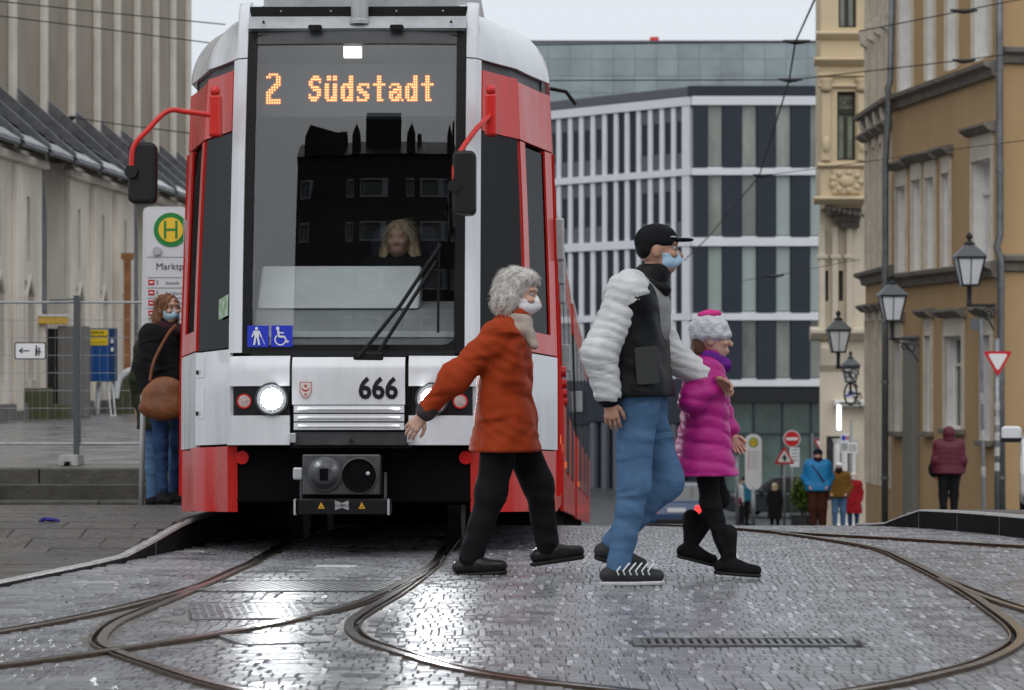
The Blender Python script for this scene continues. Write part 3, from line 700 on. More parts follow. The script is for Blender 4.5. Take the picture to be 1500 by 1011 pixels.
led('2', LX(400)*k - .023, LZ(109) + .062, .0150, .0142)
for i, ch in enumerate('Sudstadt'):
    led(ch, LX(461 + i*23.7)*k - .023, LZ(112) + .06, .0152, .0118)
MB().box(LX(505)*k - .03, LX(531)*k - .03, .40, .46, LZ(73) + .022, LZ(57) + .022).build('ceiling_lamp', mat('ceiling_lamp_lit', (.9, .9, .9), .4, emit=(1, .98, .93), estr=2.2), tram)
# cab interior
MB().box(-1.05, 1.05, 1.25, 1.32, .6, 2.9).build('cab_rear_wall', M_inner, tram); MB().box(-.66, .66, .3, 1.25, .61, .66).build('cab_floor', M_inner, tram)
MB().box(-.60, .60, .27, 1.25, 2.94, 2.985).build('cab_ceiling', M_inner, tram); MB().prism([(-1.06, 2.0), (-1.03, 2.86), (-.8, 3.05), (.8, 3.05), (1.03, 2.86), (1.06, 2.0), (1.0, 2.0), (.97, 2.85), (-.97, 2.85), (-1.0, 2.0)], 1.5, 9.0).build('inner_lining', M_inner, tram); MB().box(-.66, .66, .42, 1.25, 2.99, 3.03).build('cab_ceiling', M_inner, tram)
d1 = MB().prism([(.16, 1.16), (.16, 1.24), (.24, 1.30), (.26, 1.40), (.60, 1.47), (.62, 1.16)], -.58, .58, axis='x').build('dashboard', M_dash2, tram, bevel=.01)
MB().prism([(.24, 1.405), (.50, 1.67), (.62, 1.66), (.62, 1.405)], -.57, LX(614), axis='x').build('console_hood', M_dash, d1, bevel=.015)
MB().box(-.578, .578, .150, .162, 1.235, 1.27).build('dash_trim', M_dash, d1)
for a in (436, 470, 520, 566, 607, 652): MB().box(LX(a) - .045, LX(a) + .045, .148, .158, 1.175, 1.19).build('air_vent', M_plas, d1)
# driver seat back
MB().prism(rrect(.03, .45, 1.1, 1.95, .08), 1.02, 1.12).build('driver_seat', mat('seat_fabric', (.03, .03, .04), .9), tram, bevel=.03)
# middle and rear sections
def section(x0, y0, z0, psi, pit, L, last):
    M = Matrix.Translation((x0, y0, z0)) @ Matrix.Rotation(-psi, 4, 'Z') @ Matrix.Rotation(-pit, 4, 'X')
    def SS(sd, y, z, off):
        uu = 7.5; d = off - inset(7.5, z); return M @ Vector((sd*(1.15 + d - shoulder(z)), y, z))
    def sp(name, m, sd, ya, yb, z0, z1, nz=4, off=0.):
        shell(name, m, lambda a, b, o: SS(sd, ya + (yb - ya)*a, z0 + (z1 - z0)*b, off + o), 2, nz, .03)
    for sd in (1, -1):
        sp('roof_shoulder', M_white, sd, 0, L, 2.80, 3.20, 10); sp('upper_side_panel', M_red, sd, 0, L, 2.43, 2.79)
        sp('side_skirt', M_red, sd, 0, L, .235, .60)
        n = max(2, int(L/1.4)); w = L/n
        for k in range(n):
            a, b = k*w, (k+1)*w
            if k % 2 == 1:
                sp('side_door', MATS['tram_flank_glass'], sd, a + .02, b - .02, .62, 2.42, 4, .004); p = SS(sd, a + .05, 1.7, .0)
                if k == 1: MB().box(p.x - .02, p.x + .05, p.y - .05, p.y + .05, p.z - .13, p.z + .13).build('door_mirror', M_lgrey, tram, bevel=.01)
            else:
                sp('side_window', MATS['tram_flank_glass'], sd, a, b, 1.22, 2.42); sp('lower_side_panel', M_red, sd, a, b, .608, 1.21)
                p = SS(sd, (a+b)/2, .66, .0)
                if k == 0: MB().box(p.x - .01, p.x + .015, p.y - .1, p.y + .1, p.z - .03, p.z + .03).build('side_marker', M_amber, tram)
    mb = MB()
    for ya, yb, za, zb in ((0, .05, .3, 2.82), (L - .05, L, .3, 2.82), (.1, L - .1, .1, .58)): mb.box(-1.02, 1.02, ya, yb, za, zb, M=M)
    mb.build('underframe', M_under, tram); MB().box(-.80, .80, 0, L, 3.08, 3.14, M=M).build('roof', M_lgrey, tram)
    mb = MB().box(-.95, .95, -.45, .05, .4, 2.8, M=M).build('bellows', M_plas, tram)
section(.015, 9.35, -.06, R(.8), .016, 8.2, False); section(.15, 17.9, -.22, R(1.2), .018, 10.6, True)
# ------------------------------------------------------------------ church at the left
M_plaster = mat('church_plaster', (.55, .495, .42), .85, var=.18, scale=.8, bump=.25, bscale=9, col2=(.86, .80, .71), stretch=(1, 1, .35))
M_nave = mat('nave_render', (.29, .25, .195), .85, var=.2, scale=.55, bump=.2, bscale=6, col2=(.40, .35, .285), stretch=(1, 1, .5))
M_rib = mat('nave_rib_plaster', (.68, .635, .56), .8, var=.12, scale=1.5, bump=.15, bscale=10)
M_slate = mat('wet_slate', (.014, .0145, .016), .3, var=.4, scale=5, bump=.3, bscale=20, island=.35, rvar=.08)
M_dark = mat('dark_opening_shade', (.035, .032, .03), .9)  # near-black standing in for the shadow inside slit windows and doorway
M_moss = mat('mossy_stone', (.09, .085, .06), .8, var=.4, scale=4, bump=.5, bscale=25, col2=(.07, .085, .03))
M_zinc = mat('zinc_pipe', (.16, .165, .17), .45, metal=.5, var=.2, scale=5)
ca = math.atan2(.997, .0772)
CH0 = Vector((-10.4, 48, sq_z(55) - .12))
church = thing('church', 'tall plastered church with vertical ribs and low wet slate side roofs', 'church', CH0, ca)
# local frame: x along the wall (away from the camera), y to the left (into the church), z up
EAVE = WZ(222, 57) - CH0.z
chap = [(-4.0, 10.2), (12.2, 19.2), (21.0, 29.0), (31, 38)]
for a, b in chap:
    holes = []; c = a + 1.2
    while c < b - .8:
        holes += [(c, c + .28, EAVE - 2.2, EAVE - .9), (c - .15, c + .45, .9, 2.9)]; c += 2.35
    mb = MB(); wall_holes(mb, a, b, 0, EAVE, holes, 0, .3)
    mb.quad((a, 0, 0), (a, .55, 0), (a, .55, EAVE), (a, 0, EAVE)); mb.quad((b, 0, 0), (b, .55, 0), (b, .55, EAVE), (b, 0, EAVE))
    mb.build('chapel_wall', M_plaster, church)
    for h in holes:
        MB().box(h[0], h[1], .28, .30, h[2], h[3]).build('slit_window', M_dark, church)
        if h[2] < 2: MB().tube([(h[0] - .04, -.02, h[2]), (h[0] - .04, -.02, h[3] - .3), ((h[0]+h[1])/2, -.02, h[3] + .1), (h[1] + .04, -.02, h[3] - .3), (h[1] + .04, -.02, h[2])], .05, 6).build('arch_moulding', M_plaster, church)
    MB().box(a - .06, b + .06, -.10, .0, -.3, .45)  .build('plinth', MATS['grey_recess_wall'] if 'grey_recess_wall' in MATS else mat('grey_recess_wall', (.17, .16, .15), .85, var=.2, scale=1), church, bevel=.02)
    for c in np.arange(a + .0, b - .4, 2.35):     # flat buttress strips
        MB().box(c, c + .5, -.12, 0, .3, EAVE - .35).build('buttress', M_plaster, church, bevel=.02)
    MB().box(a - .05, b + .05, -.16, .0, EAVE - .28, EAVE - .12).build('cornice', M_plaster, church, bevel=.03)
MB().box(-6, 40, .55, .7, 0, EAVE).build('recess_wall', mat('grey_recess_wall', (.17, .16, .15), .85, var=.2, scale=1), church)
for a in (10.35, 19.35, 29.2):
    MB().tube([(a, .1, EAVE - .1), (a + .02, .05, EAVE - .6), (a + .05, .02, EAVE - 1.2), (a + .05, .02, .3)], .07, 8).build('downpipe', M_zinc, church)
ribs = [10.9, 13.4, 16.2, 18.9, 21.6, 23.9, 26.3, 28.7, 31.1]
NY = 1.5
MB().box(-8, 33.6, NY, NY + 12, EAVE - .2, 22).build('nave_wall', M_nave, church)
for r_ in ribs + [33.3]:
    MB().box(r_ - .16, r_ + .16, NY - .14, NY, EAVE + .3, 22).build('rib', M_rib, church, bevel=.03)
edges = [-3, -.6, 1.8, 4.2, 6.5, 8.7] + ribs + [33.4]
for i in range(len(edges) - 1):
    a, b = edges[i] + .25, edges[i+1] - .18
    rise = 1.45; roof = MB().prism([(-.42, EAVE - .08), (-.42, EAVE + .0), (NY, EAVE + rise), (NY, EAVE + rise - .1)], a, b, axis='x').build('lean_to_roof', M_slate, church)
    nrow = 9
    for k in range(nrow):        # courses of slates, lapped
        t0, t1 = k/nrow, (k + 1.25)/nrow; y0, y1 = -.45 + (NY + .42)*t0, min(NY, -.42 + (NY + .42)*t1); zz = lambda y: EAVE + (y + .42)/(NY + .42)*rise
        mb = MB(); nsl = 7; w = (b - a)/nsl
        for q in range(nsl):
            xa, xb = a + q*w + .01, a + (q+1)*w - .01; j = random.uniform(-.02, .03)
            mb.add([(xa, y0 + j, zz(y0) + .05), (xb, y0 + j, zz(y0) + .05), (xb, y1, zz(y1) + .012), (xa, y1, zz(y1) + .012), (xa, y0 + j, zz(y0) + .015), (xb, y0 + j, zz(y0) + .015)], [(0, 1, 2, 3), (0, 4, 5, 1)])
        mb.build('slate_course', M_slate, roof)
    MB().prism([(-.5, EAVE + .02), (-.5, EAVE + .12), (NY, EAVE + rise + .42), (NY, EAVE + rise + .02)], a - .12, a, axis='x').build('verge', mat('verge_lead', (.16, .165, .175), .35, metal=.4, var=.3, scale=4), roof)
    MB().prism([(-.53, EAVE + .0), (-.53, EAVE + .035), (-.2, EAVE + .25), (-.2, EAVE + .2)], a, b, axis='x').build('eave_glint', mat('pale_eave_glint', (.55, .56, .58), .3, metal=.6, var=.4, scale=3, bump=.3, bscale=8), roof); MB().tube([(a, -.5, EAVE - .05), (b, -.5, EAVE - .05)], .05, 8).build('gutter', M_zinc, roof)  # pale strip paints the glint of wet slate along the eave
# ------------------------------------------------------------------ ochre corner building at the right
M_ochre = mat('ochre_plaster', (.40, .265, .135), .85, var=.1, scale=.6, bump=.12, bscale=12, col2=(.49, .33, .175), stretch=(1, 1, .3))
M_och2 = mat('stone_surround', (.58, .53, .45), .8, var=.15, scale=2, bump=.15, bscale=14)
M_corn = mat('weathered_cornice', (.20, .18, .155), .8, var=.25, scale=3, bump=.2, bscale=14)
M_sash = mat('painted_window_frame', (.76, .75, .72), .6, var=.08, scale=4)
M_pane = mat('window_pane', (.06, .065, .07), .08, spec=.7)
M_blind = mat('closed_shutter', (.68, .67, .645), .7, var=.1, scale=5)
BZ = -2.6
def win(parent, x0, x1, z0, z1, head=.35, sill=True, panes=1, blind=False, surr=.14, dep=.25, ped=True):
    w = MB()
    # stone surround proud of the wall
    w.box(x0 - surr, x0, -.07, .02, z0, z1); w.box(x1, x1 + surr, -.07, .02, z0, z1); w.box(x0 - surr, x1 + surr, -.072, .02, z1, z1 + surr)
    o = w.build('window', M_och2, parent, bevel=.012)
    MB().box(x0, x1, dep - .02, dep, z0, z1).build('pane', M_blind if blind else M_pane, o)
    f = MB(); t = .06; f.box(x0, x0 + t, dep - .07, dep - .021, z0, z1); f.box(x1 - t, x1, dep - .07, dep - .021, z0, z1); f.box(x0 + t, x1 - t, dep - .07, dep - .021, z1 - t, z1); f.box(x0 + t, x1 - t, dep - .07, dep - .021, z0, z0 + t)
    for k in range(1, panes):
        c = x0 + (x1 - x0)*k/panes; f.box(c - .035, c + .035, dep - .08, dep - .021, z0 + t, z1 - t)
    f.box(x0 + t, x1 - t, dep - .075, dep - .021, z0 + (z1 - z0)*.68, z0 + (z1 - z0)*.68 + .06); f.build('frame', M_sash, o)
    if sill: MB().box(x0 - surr - .06, x1 + surr + .06, -.16, .0, z0 - .11, z0 - .002).build('sill', M_corn, o, bevel=.015)
    if ped:
        MB().box(x0 - surr, x1 + surr, -.06, 0, z1 + surr + .002, z1 + surr + head - .12).build('frieze', M_och2, o)
        MB().prism([(0, z1 + surr + head - .118), (-.12, z1 + surr + head - .118), (-.27, z1 + surr + head), (-.27, z1 + surr + head + .05), (0, z1 + surr + head + .09)], x0 - surr - .14, x1 + surr + .14, axis='x').build('hood_mould', M_corn, o)
    return o
def facade_frame(name, P, Q, label, cat, z):
    d = Vector((Q[0] - P[0], Q[1] - P[1])); return thing(name, label, cat, (P[0], P[1], z), math.atan2(d.y, d.x)), d.length
P0, P1, P2, P3 = (8.60, 69.2), (8.67, 64.5), (9.72, 57.0), (15.5, 58.5)
ob, L1 = facade_frame('corner_building', P1, P2, 'ochre plastered corner house with stone window surrounds and wall lanterns', 'house', BZ)
zs_ = lambda py, s=68.: EYE + (HZ - py)/s - BZ
def px2x(px):       # distance along the main facade for an image column
    q = (px - 750)/FPX; t = (q*64.5 - 8.67)/(1.05 + q*7.5); return t*L1
gf = [(px2x(1310), px2x(1322), zs_(636), zs_(495), 1), (px2x(1357.5), px2x(1366), zs_(633), zs_(492), 1), (px2x(1386), px2x(1412), zs_(630, 71), zs_(492, 71), 2), (px2x(1440), px2x(1454), zs_(645, 72), zs_(492, 72), 1)]
mf = [(px2x(1315), px2x(1329), zs_(398), zs_(262), 1), (px2x(1338), px2x(1351), zs_(396), zs_(258), 1), (px2x(1358), px2x(1371), zs_(394, 69), zs_(255, 69), 1), (px2x(1382), px2x(1393), zs_(392, 70), zs_(250, 70), 1), (px2x(1426), px2x(1455), zs_(388, 72), zs_(235, 72), 2)]
uf = [(px2x(1318), px2x(1338), zs_(122), zs_(-120), 2), (px2x(1358), px2x(1371), zs_(108, 69), zs_(-130, 69), 1), (px2x(1388), px2x(1404), zs_(98, 70), zs_(-140, 70), 1), (px2x(1427), px2x(1453), zs_(86, 72), zs_(-150, 72), 2)]
mb = MB(); wall_holes(mb, 0, L1, 0, 17, [h[:4] for h in gf + mf + uf], 0, .25, 0, 1); mb.build('wall', [M_ochre, M_sash], ob)
for h in gf: win(ob, *h[:4], head=.45, panes=h[4], surr=.07, blind=False)
for h in mf: win(ob, *h[:4], head=.45 if h[4] == 1 else .6, panes=h[4], sill=False, blind=True, surr=.05)
for h in uf: win(ob, *h[:4], head=.4, panes=h[4], sill=False, blind=True, surr=.04)
for zc in (zs_(402), zs_(128)):
    MB().prism([(0, zc - .22), (-.10, zc - .2), (-.14, zc - .06), (-.28, zc), (-.30, zc + .08), (0, zc + .14)], -.05, L1 + .06, axis='x').build('string_course', M_corn, ob)
pr = px2x(1332); MB().box(pr, px2x(1347), -.16, 0, 0, zs_(490)).build('pilaster', mat('grey_pilaster', (.20, .195, .18), .8, var=.1, scale=2), ob, bevel=.02)
# the narrow face further down the street
nf, L0 = facade_frame('narrow_wing', P0, P1, 'narrow wing of the ochre house with slim pilasters and carved capitals', 'house', BZ)
q0 = .3
hs0 = [(q0 + k*1.15, q0 + k*1.15 + .5, z0, z1) for k in range(4) for z0, z1 in ((1.0, zs_(470, 62)), (zs_(398, 62), zs_(215, 62)), (zs_(168, 62), zs_(-60, 62)))]
mb = MB(); wall_holes(mb, 0, L0, 0, 17, hs0, 0, .25, 0, 1); mb.build('wall', [M_ochre, M_och2], nf)
for h in hs0: win(nf, *h, head=.3, sill=False, blind=True, surr=.05, ped=(h[2] < zs_(398, 62) + .1))
for zc in (zs_(402, 62), zs_(165, 62)):
    MB().prism([(0, zc - .22), (-.10, zc - .2), (-.14, zc - .06), (-.28, zc), (-.30, zc + .08), (0, zc + .14)], -.05, L0 - .02, axis='x').build('string_course', M_corn, nf)
for k in range(4):
    for z in (zs_(215, 62) + .35, zs_(60, 62)):
        MB().prism([(0, z), (-.16, z + .1), (-.2, z + .42), (0, z + .5)], q0 + k*1.15 - .12, q0 + k*1.15 + .12, axis='x').build('capital', M_och2, nf, bevel=.02)
# frontal face at the right
rf_, L2 = facade_frame('gable_wing', P2, P3, 'plain ochre wall of the corner house behind the give way sign', 'house', BZ)
mb = MB(); wall_holes(mb, 0, L2, 0, 17, [(2.2, 3.2, 1.2, 3.6), (2.2, 3.2, 6.4, 8.6)], 0, .25); mb.build('wall', M_ochre, rf_)
for z0, z1 in ((1.2, 3.6), (6.4, 8.6)): win(rf_, 2.2, 3.2, z0, z1, panes=2)
for zc in (zs_(382, 73), zs_(78, 73)):
    MB().prism([(0, zc - .22), (-.10, zc - .2), (-.14, zc - .06), (-.28, zc), (-.30, zc + .08), (0, zc + .14)], .05, L2, axis='x').build('string_course', M_corn, rf_)
def pipe(px, Y, pts, label):
    o = thing('downpipe', label, 'downpipe', (WX(px, Y), Y, gz(Y) + .1))
    x0, y0, z0 = o.location
    MB().tube([(W(a, b, Y).x - x0, 0, W(a, b, Y).z - z0) for a, b in pts], .075, 10).build('pipe', M_zinc, o, smooth=True)
    for b in (100, 250, 420, 560, 700):
        c = W(np.interp(b, [q[1] for q in pts], [q[0] for q in pts]), b, Y); MB().lathe([(.09, -.03), (.09, .03)], 12, Matrix.Translation((c.x - x0, 0, c.z - z0))).build('pipe_clamp', M_zinc, o)
    return o
pipe(1466, 56.7, [(1464, -40), (1464, 60), (1465, 345), (1460, 362), (1466, 380), (1466, 560), (1468, 790)], 'grey drainpipe down the corner of the ochre house')
pipe(1300, 64.0, [(1308, -40), (1304, 120), (1300, 132), (1303, 145), (1297, 240), (1297, 420), (1296, 790)], 'dark drainpipe where the narrow wing meets the ochre house')
# ------------------------------------------------------------------ cream house with oriel
M_cream = mat('cream_plaster', (.58, .47, .31), .8, var=.08, scale=1, bump=.08, bscale=10)
M_cream2 = mat('pale_cream_plaster', (.63, .56, .45), .8, var=.08, scale=1, bump=.08, bscale=10)
YC = 85.; sC = FPX/YC
cb = thing('oriel_house', 'cream coloured house with a carved oriel window on a corbel', 'house', (WX(1205, YC), YC, gz(YC)))
bz = gz(YC); X = lambda px: (px - 1205)/sC; Z = lambda py: EYE + (HZ - py)/sC - bz
mb = MB(); wall_holes(mb, -.0, 5., 0, 16.5, [(X(1213), X(1218), Z(440), Z(395)), (X(1233), X(1240), Z(440), Z(395)), (X(1215), X(1250), Z(735), Z(640))], .8, .25); mb.build('wall', M_cream2, cb)
for (a, b) in ((1213, 1218), (1233, 1240)): MB().box(X(a), X(b), 1.0, 1.02, Z(440), Z(395)).build('pane', M_pane, cb)
MB().box(X(1215), X(1250), 1.0, 1.02, Z(735), Z(640)).build('shop_window', M_pane, cb)
MB().quad((0, .8, 0), (1.4, 8, 0), (1.4, 8, 16.5), (0, .8, 16.5)).build('side_wall', M_cream2, cb)
for k, x in enumerate((1203, 1222, 1243)):
    MB().box(X(x), X(x + 9), .55, .8, Z(480), Z(330)).build('bay_pilaster', M_cream2, cb, bevel=.03)
    MB().box(X(x) - .06, X(x + 9) + .06, .5, .8, Z(378), Z(372)).build('capital', M_cream2, cb, bevel=.02)
MB().prism([(.8, Z(500)), (.55, Z(496)), (.3, Z(488)), (.3, Z(482)), (.8, Z(478))], X(1190), 5, axis='x').build('cornice', M_cream2, cb, bevel=.02)
MB().prism([(.8, Z(545)), (.62, Z(535)), (.5, Z(510)), (.62, Z(501)), (.8, Z(500))], X(1205), X(1240), axis='x').build('carved_bracket', M_cream2, cb, bevel=.03)
MB().prism([(.8, Z(598)), (.4, Z(594)), (.4, Z(588)), (.8, Z(586))], X(1225), 5, axis='x').build('shop_cornice', M_sash, cb)
for x in (1229, 1240, 1252): MB().lathe([(.14, 0), (.14, .15), (.1, .2), (.1, 2.6), (.15, 2.75)], 12, Matrix.Translation((X(x), .55, 0))).build('column', M_sash, cb)
# oriel
ori = MB(); ox0, ox1 = X(1199), X(1262)
wall_holes(ori, ox0, ox1, Z(295), 16.5, [(X(1223), X(1250), Z(237), Z(137)), (X(1225), X(1251), Z(44), Z(-80))], -.6, .3)
ori.quad((ox0, -.6, Z(295)), (ox0, .8, Z(295)), (ox0, .8, 16.5), (ox0, -.6, 16.5)); ori.quad((ox0, -.6, Z(295)), (ox1, -.6, Z(295)), (ox1, .8, Z(295)), (ox0, .8, Z(295)))
oo = ori.build('oriel', M_cream, cb)
M_wgreen = mat('dark_window_frame', (.03, .028, .022), .5); M_pgreen = mat('greenish_pane', (.22, .25, .2), .1, var=.3, scale=2, spec=.6)
for (a, b, c, d, tr_) in ((1223, 1250, 237, 137, 165), (1225, 1251, 44, -80, -60)):
    w = MB(); x0, x1, z0, z1 = X(a), X(b), Z(c), Z(d); t = .07
    w.box(x0, x0 + t, -.4, -.33, z0, z1); w.box(x1 - t, x1, -.4, -.33, z0, z1); w.box(x0 + t, x1 - t, -.4, -.33, z0, z0 + t); w.box(x0 + t, x1 - t, -.4, -.33, z1 - t, z1); w.box(x0 + t, x1 - t, -.42, -.33, Z(tr_) - .08, Z(tr_) + .08); w.box((x0+x1)/2 - .05, (x0+x1)/2 + .05, -.41, -.33, z0 + t, Z(tr_) - .08)
    f = w.build('window_frame', M_wgreen, oo); MB().box(x0, x1, -.33, -.31, z0, z1).build('pane', M_pgreen, oo)
text('window_lettering', 'GORS', .28, ((X(1223)+X(1250))/2, -.425, Z(153)), M_wgreen, cb, bold=.004)
for py, w, h in ((52, .22, .22), (90, .3, .22), (112, .12, .1), (128, .1, .1), (243, .14, .14), (292, .3, .2)):
    MB().prism([(-.6, Z(py) - h), (-.6 - w*.4, Z(py) - h*.8), (-.6 - w, Z(py) - .05), (-.6 - w, Z(py)), (-.6, Z(py) + .06)], ox0 - w*.7, ox1, axis='x').build('cornice', M_cream, oo, bevel=.01)
for a in (1200, 1252):
    MB().box(X(a), X(a + 13), -.72, -.6, Z(238), Z(140)).build('pilaster', M_cream, oo, bevel=.02)
    MB().lathe([(.1, 0), (.19, .1), (.14, .2), (.2, .34), (.2, .4)], 10, Matrix.Translation((X(a + 6.5), -.68, Z(138)))).build('capital', M_cream, oo, smooth=True)
    MB().ball((X(a + 6.5), -.72, Z(215)), .16, 10, sc=(.8, .5, 1.6)).build('carved_ornament', M_cream, oo, smooth=True)
MB().box(X(1216), X(1256), -.68, -.6, Z(286), Z(250)).build('relief_panel', M_cream, oo, bevel=.03)
for k in range(9):
    a = k/9*2*math.pi; MB().ball((X(1236) + .42*math.cos(a), -.69, Z(268) + .26*math.sin(a)), .1, 8, sc=(1, .5, 1)).build('carved_ornament', M_cream, oo, smooth=True)
MB().ball((X(1236), -.69, Z(268)), .2, 10, sc=(1.2, .4, .9)).build('carved_shield', M_cream, oo, smooth=True)
# corbel below
for k in range(4):
    MB().prism([(.8, Z(297 + 9*k) - .18), (-.4 + .28*k, Z(297 + 9*k) - .18), (-.55 + .28*k, Z(297 + 9*k)), (.8, Z(297 + 9*k))], ox0 + .12 + .2*k, ox1, axis='x').build('corbel_course', M_corn if k else M_cream, oo, bevel=.04)
for k in range(8):
    MB().ball((ox0 + .25 + k*.16, -.45 + .04*k, Z(306) - .03*k), .09, 8).build('carved_ornament', M_corn, oo, smooth=True)
# ------------------------------------------------------------------ modern office block
M_ocw = mat('office_white_panel', (.64, .66, .69), .45, var=.04, scale=1)
M_navy = mat('office_navy_panel', (.026, .033, .046), .5, spec=.2, var=.08, scale=1)
M_gpan = mat('office_grey_panel', (.105, .11, .13), .5, spec=.2)
M_opane = mat('office_pane', (.16, .17, .15), .06, var=.7, scale=.5, spec=.9, stretch=(1, 1, .3))
M_opaned = mat('office_dark_pane', (.012, .016, .026), .2, spec=.25)
M_opaneg = mat('office_green_pane', (.28, .34, .32), .08, spec=.8)
YM = 141.; sM = FPX/YM; bm_ = gz(YM); ZM = lambda py: EYE + (HZ - py)/sM - bm_
ofr = thing('office_block', 'modern office block with white bands, navy piers and slim fins', 'office', (WX(1015, YM), YM, bm_))
XM = lambda px: (px - 1015)/sM
floors = [(154, 246.5), (256.5, 348), (360.5, 459), (469, 556.5)]
bands = [(141, 154), (246.5, 256.5), (348, 360.5), (459, 469), (556.5, 566)]
MB().box(.05, 26, .35, 12, 0, ZM(127)).build('core', M_navy, ofr)
MB().box(-.25, 26, -.12, .4, ZM(140), ZM(126)).build('parapet', M_navy, ofr)
for a, b in bands: MB().box(-.05, 26, -.1, .35, ZM(b), ZM(a)).build('facade_band', M_ocw, ofr)
pr_ = random.Random(5)
for a, b in floors:
    k = 0
    for c in range(1036, 1440, 50):
        o = MB().box(XM(c - 27 if c > 1036 else 1016), XM(c), -.02, .3, ZM(b) + .01, ZM(a) - .01).build('pier', M_navy, ofr)
        w = MB().box(XM(c) + .05, XM(c + 23) - .05, .2, .24, ZM(b) + .12, ZM(a) - .02).build('window', M_opaneg if (a, k) in ((256.5, 2), (360.5, 0), (360.5, 1), (360.5, 2), (360.5, 3), (256.5, 3)) else M_opane, ofr)
        MB().box(XM(c), XM(c + 23), .1, .3, ZM(b) + .01, ZM(b) + .07).build('sill', M_ocw, w)
        mb = MB(); mb.box(XM(c), XM(c) + .05, .12, .3, ZM(b), ZM(a)); mb.box(XM(c+23) - .05, XM(c + 23), .12, .3, ZM(b), ZM(a)); mb.build('frame', M_navy, w)
        k += 1
# ground floor: dark canopy and green glazing
MB().box(-.0, 26, -.25, .3, ZM(590), ZM(569)).build('canopy', mat('black_canopy', (.01, .011, .013), .5), ofr)
for k, c in enumerate(range(1020, 1400, 42)):
    MB().box(XM(c) + .05, XM(c + 42) - .05, .1, .14, ZM(720), ZM(591)).build('shop_glazing', mat('shop_glass', (.05, .085, .075), .08, var=.5, scale=.4, spec=.8), ofr)
    MB().box(XM(c) - .05, XM(c) + .05, 0, .3, 0, ZM(590)).build('mullion', M_navy, ofr)
    MB().box(XM(c) + .05, XM(c + 42) - .05, .04, .2, ZM(636) - .05, ZM(636) + .05).build('transom', M_navy, ofr)
lf_, LL = facade_frame('office_wing', (-1.5, 153.0), (WX(1015, YM) - .05, YM + .05), 'finned white and grey wing of the office block', 'office', bm_)
def lx(px):
    q = (px - 750)/FPX; ex, ey = WX(1015, YM) - .05, YM + .05; t = (q*153.0 + 1.5)/(ex + 1.5 - q*(ey - 153.0)); return t*LL
H = lambda z: z
MB().box(0, LL - .3, .4, 8, 0, ZM(127)).build('core', M_navy, lf_)
MB().box(0, LL + .1, -.12, .4, ZM(140), ZM(127)).build('parapet', M_gpan, lf_)
for a, b in bands[:-1]: MB().box(0, LL, -.1, .4, ZM(b), ZM(a)).build('facade_band', M_ocw, lf_)
cols = [815, 832, 848, 865, 882, 899, 915, 932, 949, 966, 983, 1000]
cols = [780, 797] + cols
for fi, (a, b) in enumerate(floors):
    for k in range(len(cols) - 1):
        x0, x1 = lx(cols[k]), lx(cols[k+1]); fw = (x1 - x0)*.35
        MB().box(x0, x0 + fw, -.0, .3, ZM(b) + .01, ZM(a) - .01).build('fin', M_ocw, lf_)
        if fi < 2 and not 882 < cols[k+1] <= 932:
            MB().box(x0 + fw, x1, .07, .3, ZM(a + 22), ZM(a)).build('spandrel', M_gpan, lf_); MB().box(x0 + fw, x1, .07, .3, ZM(b), ZM(b - 24)).build('spandrel', M_gpan, lf_)
        MB().box(x0 + fw, x1, .1, .3, ZM(b), ZM(a)).build('window', M_opaned, lf_)
    x0 = lx(1000); MB().box(x0, LL - .12, -.06, .3, ZM(b) + .01, ZM(a) - .01).build('fin', M_ocw, lf_)
MB().box(0, LL, -.02, .3, ZM(620), ZM(555)).build('facade_band', M_navy, lf_)
for k in range(len(cols) - 1):
    x0, x1 = lx(cols[k]), lx(cols[k+1]); MB().box(x0, x0 + .35, -.05, .3, 0, ZM(622)).build('fin', M_gpan, lf_); MB().box(x0 + .35, x1, .2, .3, 0, ZM(622)).build('window', M_opaned, lf_)
# ------------------------------------------------------------------ grey clad hall behind
YH = 195.; sH = FPX/YH; bh = gz(YH)
hall = thing('clad_hall', 'long grey green metal clad building rising behind the office block', 'building', (WX(740, YH), YH, bh))
M_clad = mat('grey_green_cladding', (.25, .30, .315), .4, var=.22, scale=.3, island=.07, bump=.1, bscale=2, rvar=.1)
zt = EYE + (HZ - 62)/sH - bh; wx = WX(1500, YH) - WX(740, YH)
MB().box(0, wx, .1, 20, 0, zt - .05).build('core', M_gpan, hall)
nc = 24; pw = wx/nc; ph = 1.15
me_c = None
for r_ in range(6):
    for c in range(nc):
        MB().box(c*pw + .01, (c+1)*pw - .01, 0, .08, zt - (r_ + 1)*ph + .01, zt - r_*ph - .01).build('cladding_panel', M_clad, hall)
MB().box(-.1, wx, -.1, .3, zt, zt + .12).build('roof_edge', M_gpan, hall)
mb = MB(); x = WX(959, YH) - WX(740, YH); mb.box(x - .3, x + .3, .4, .9, zt + .1, zt + .42); mb.build('rooftop_unit', M_red, hall)
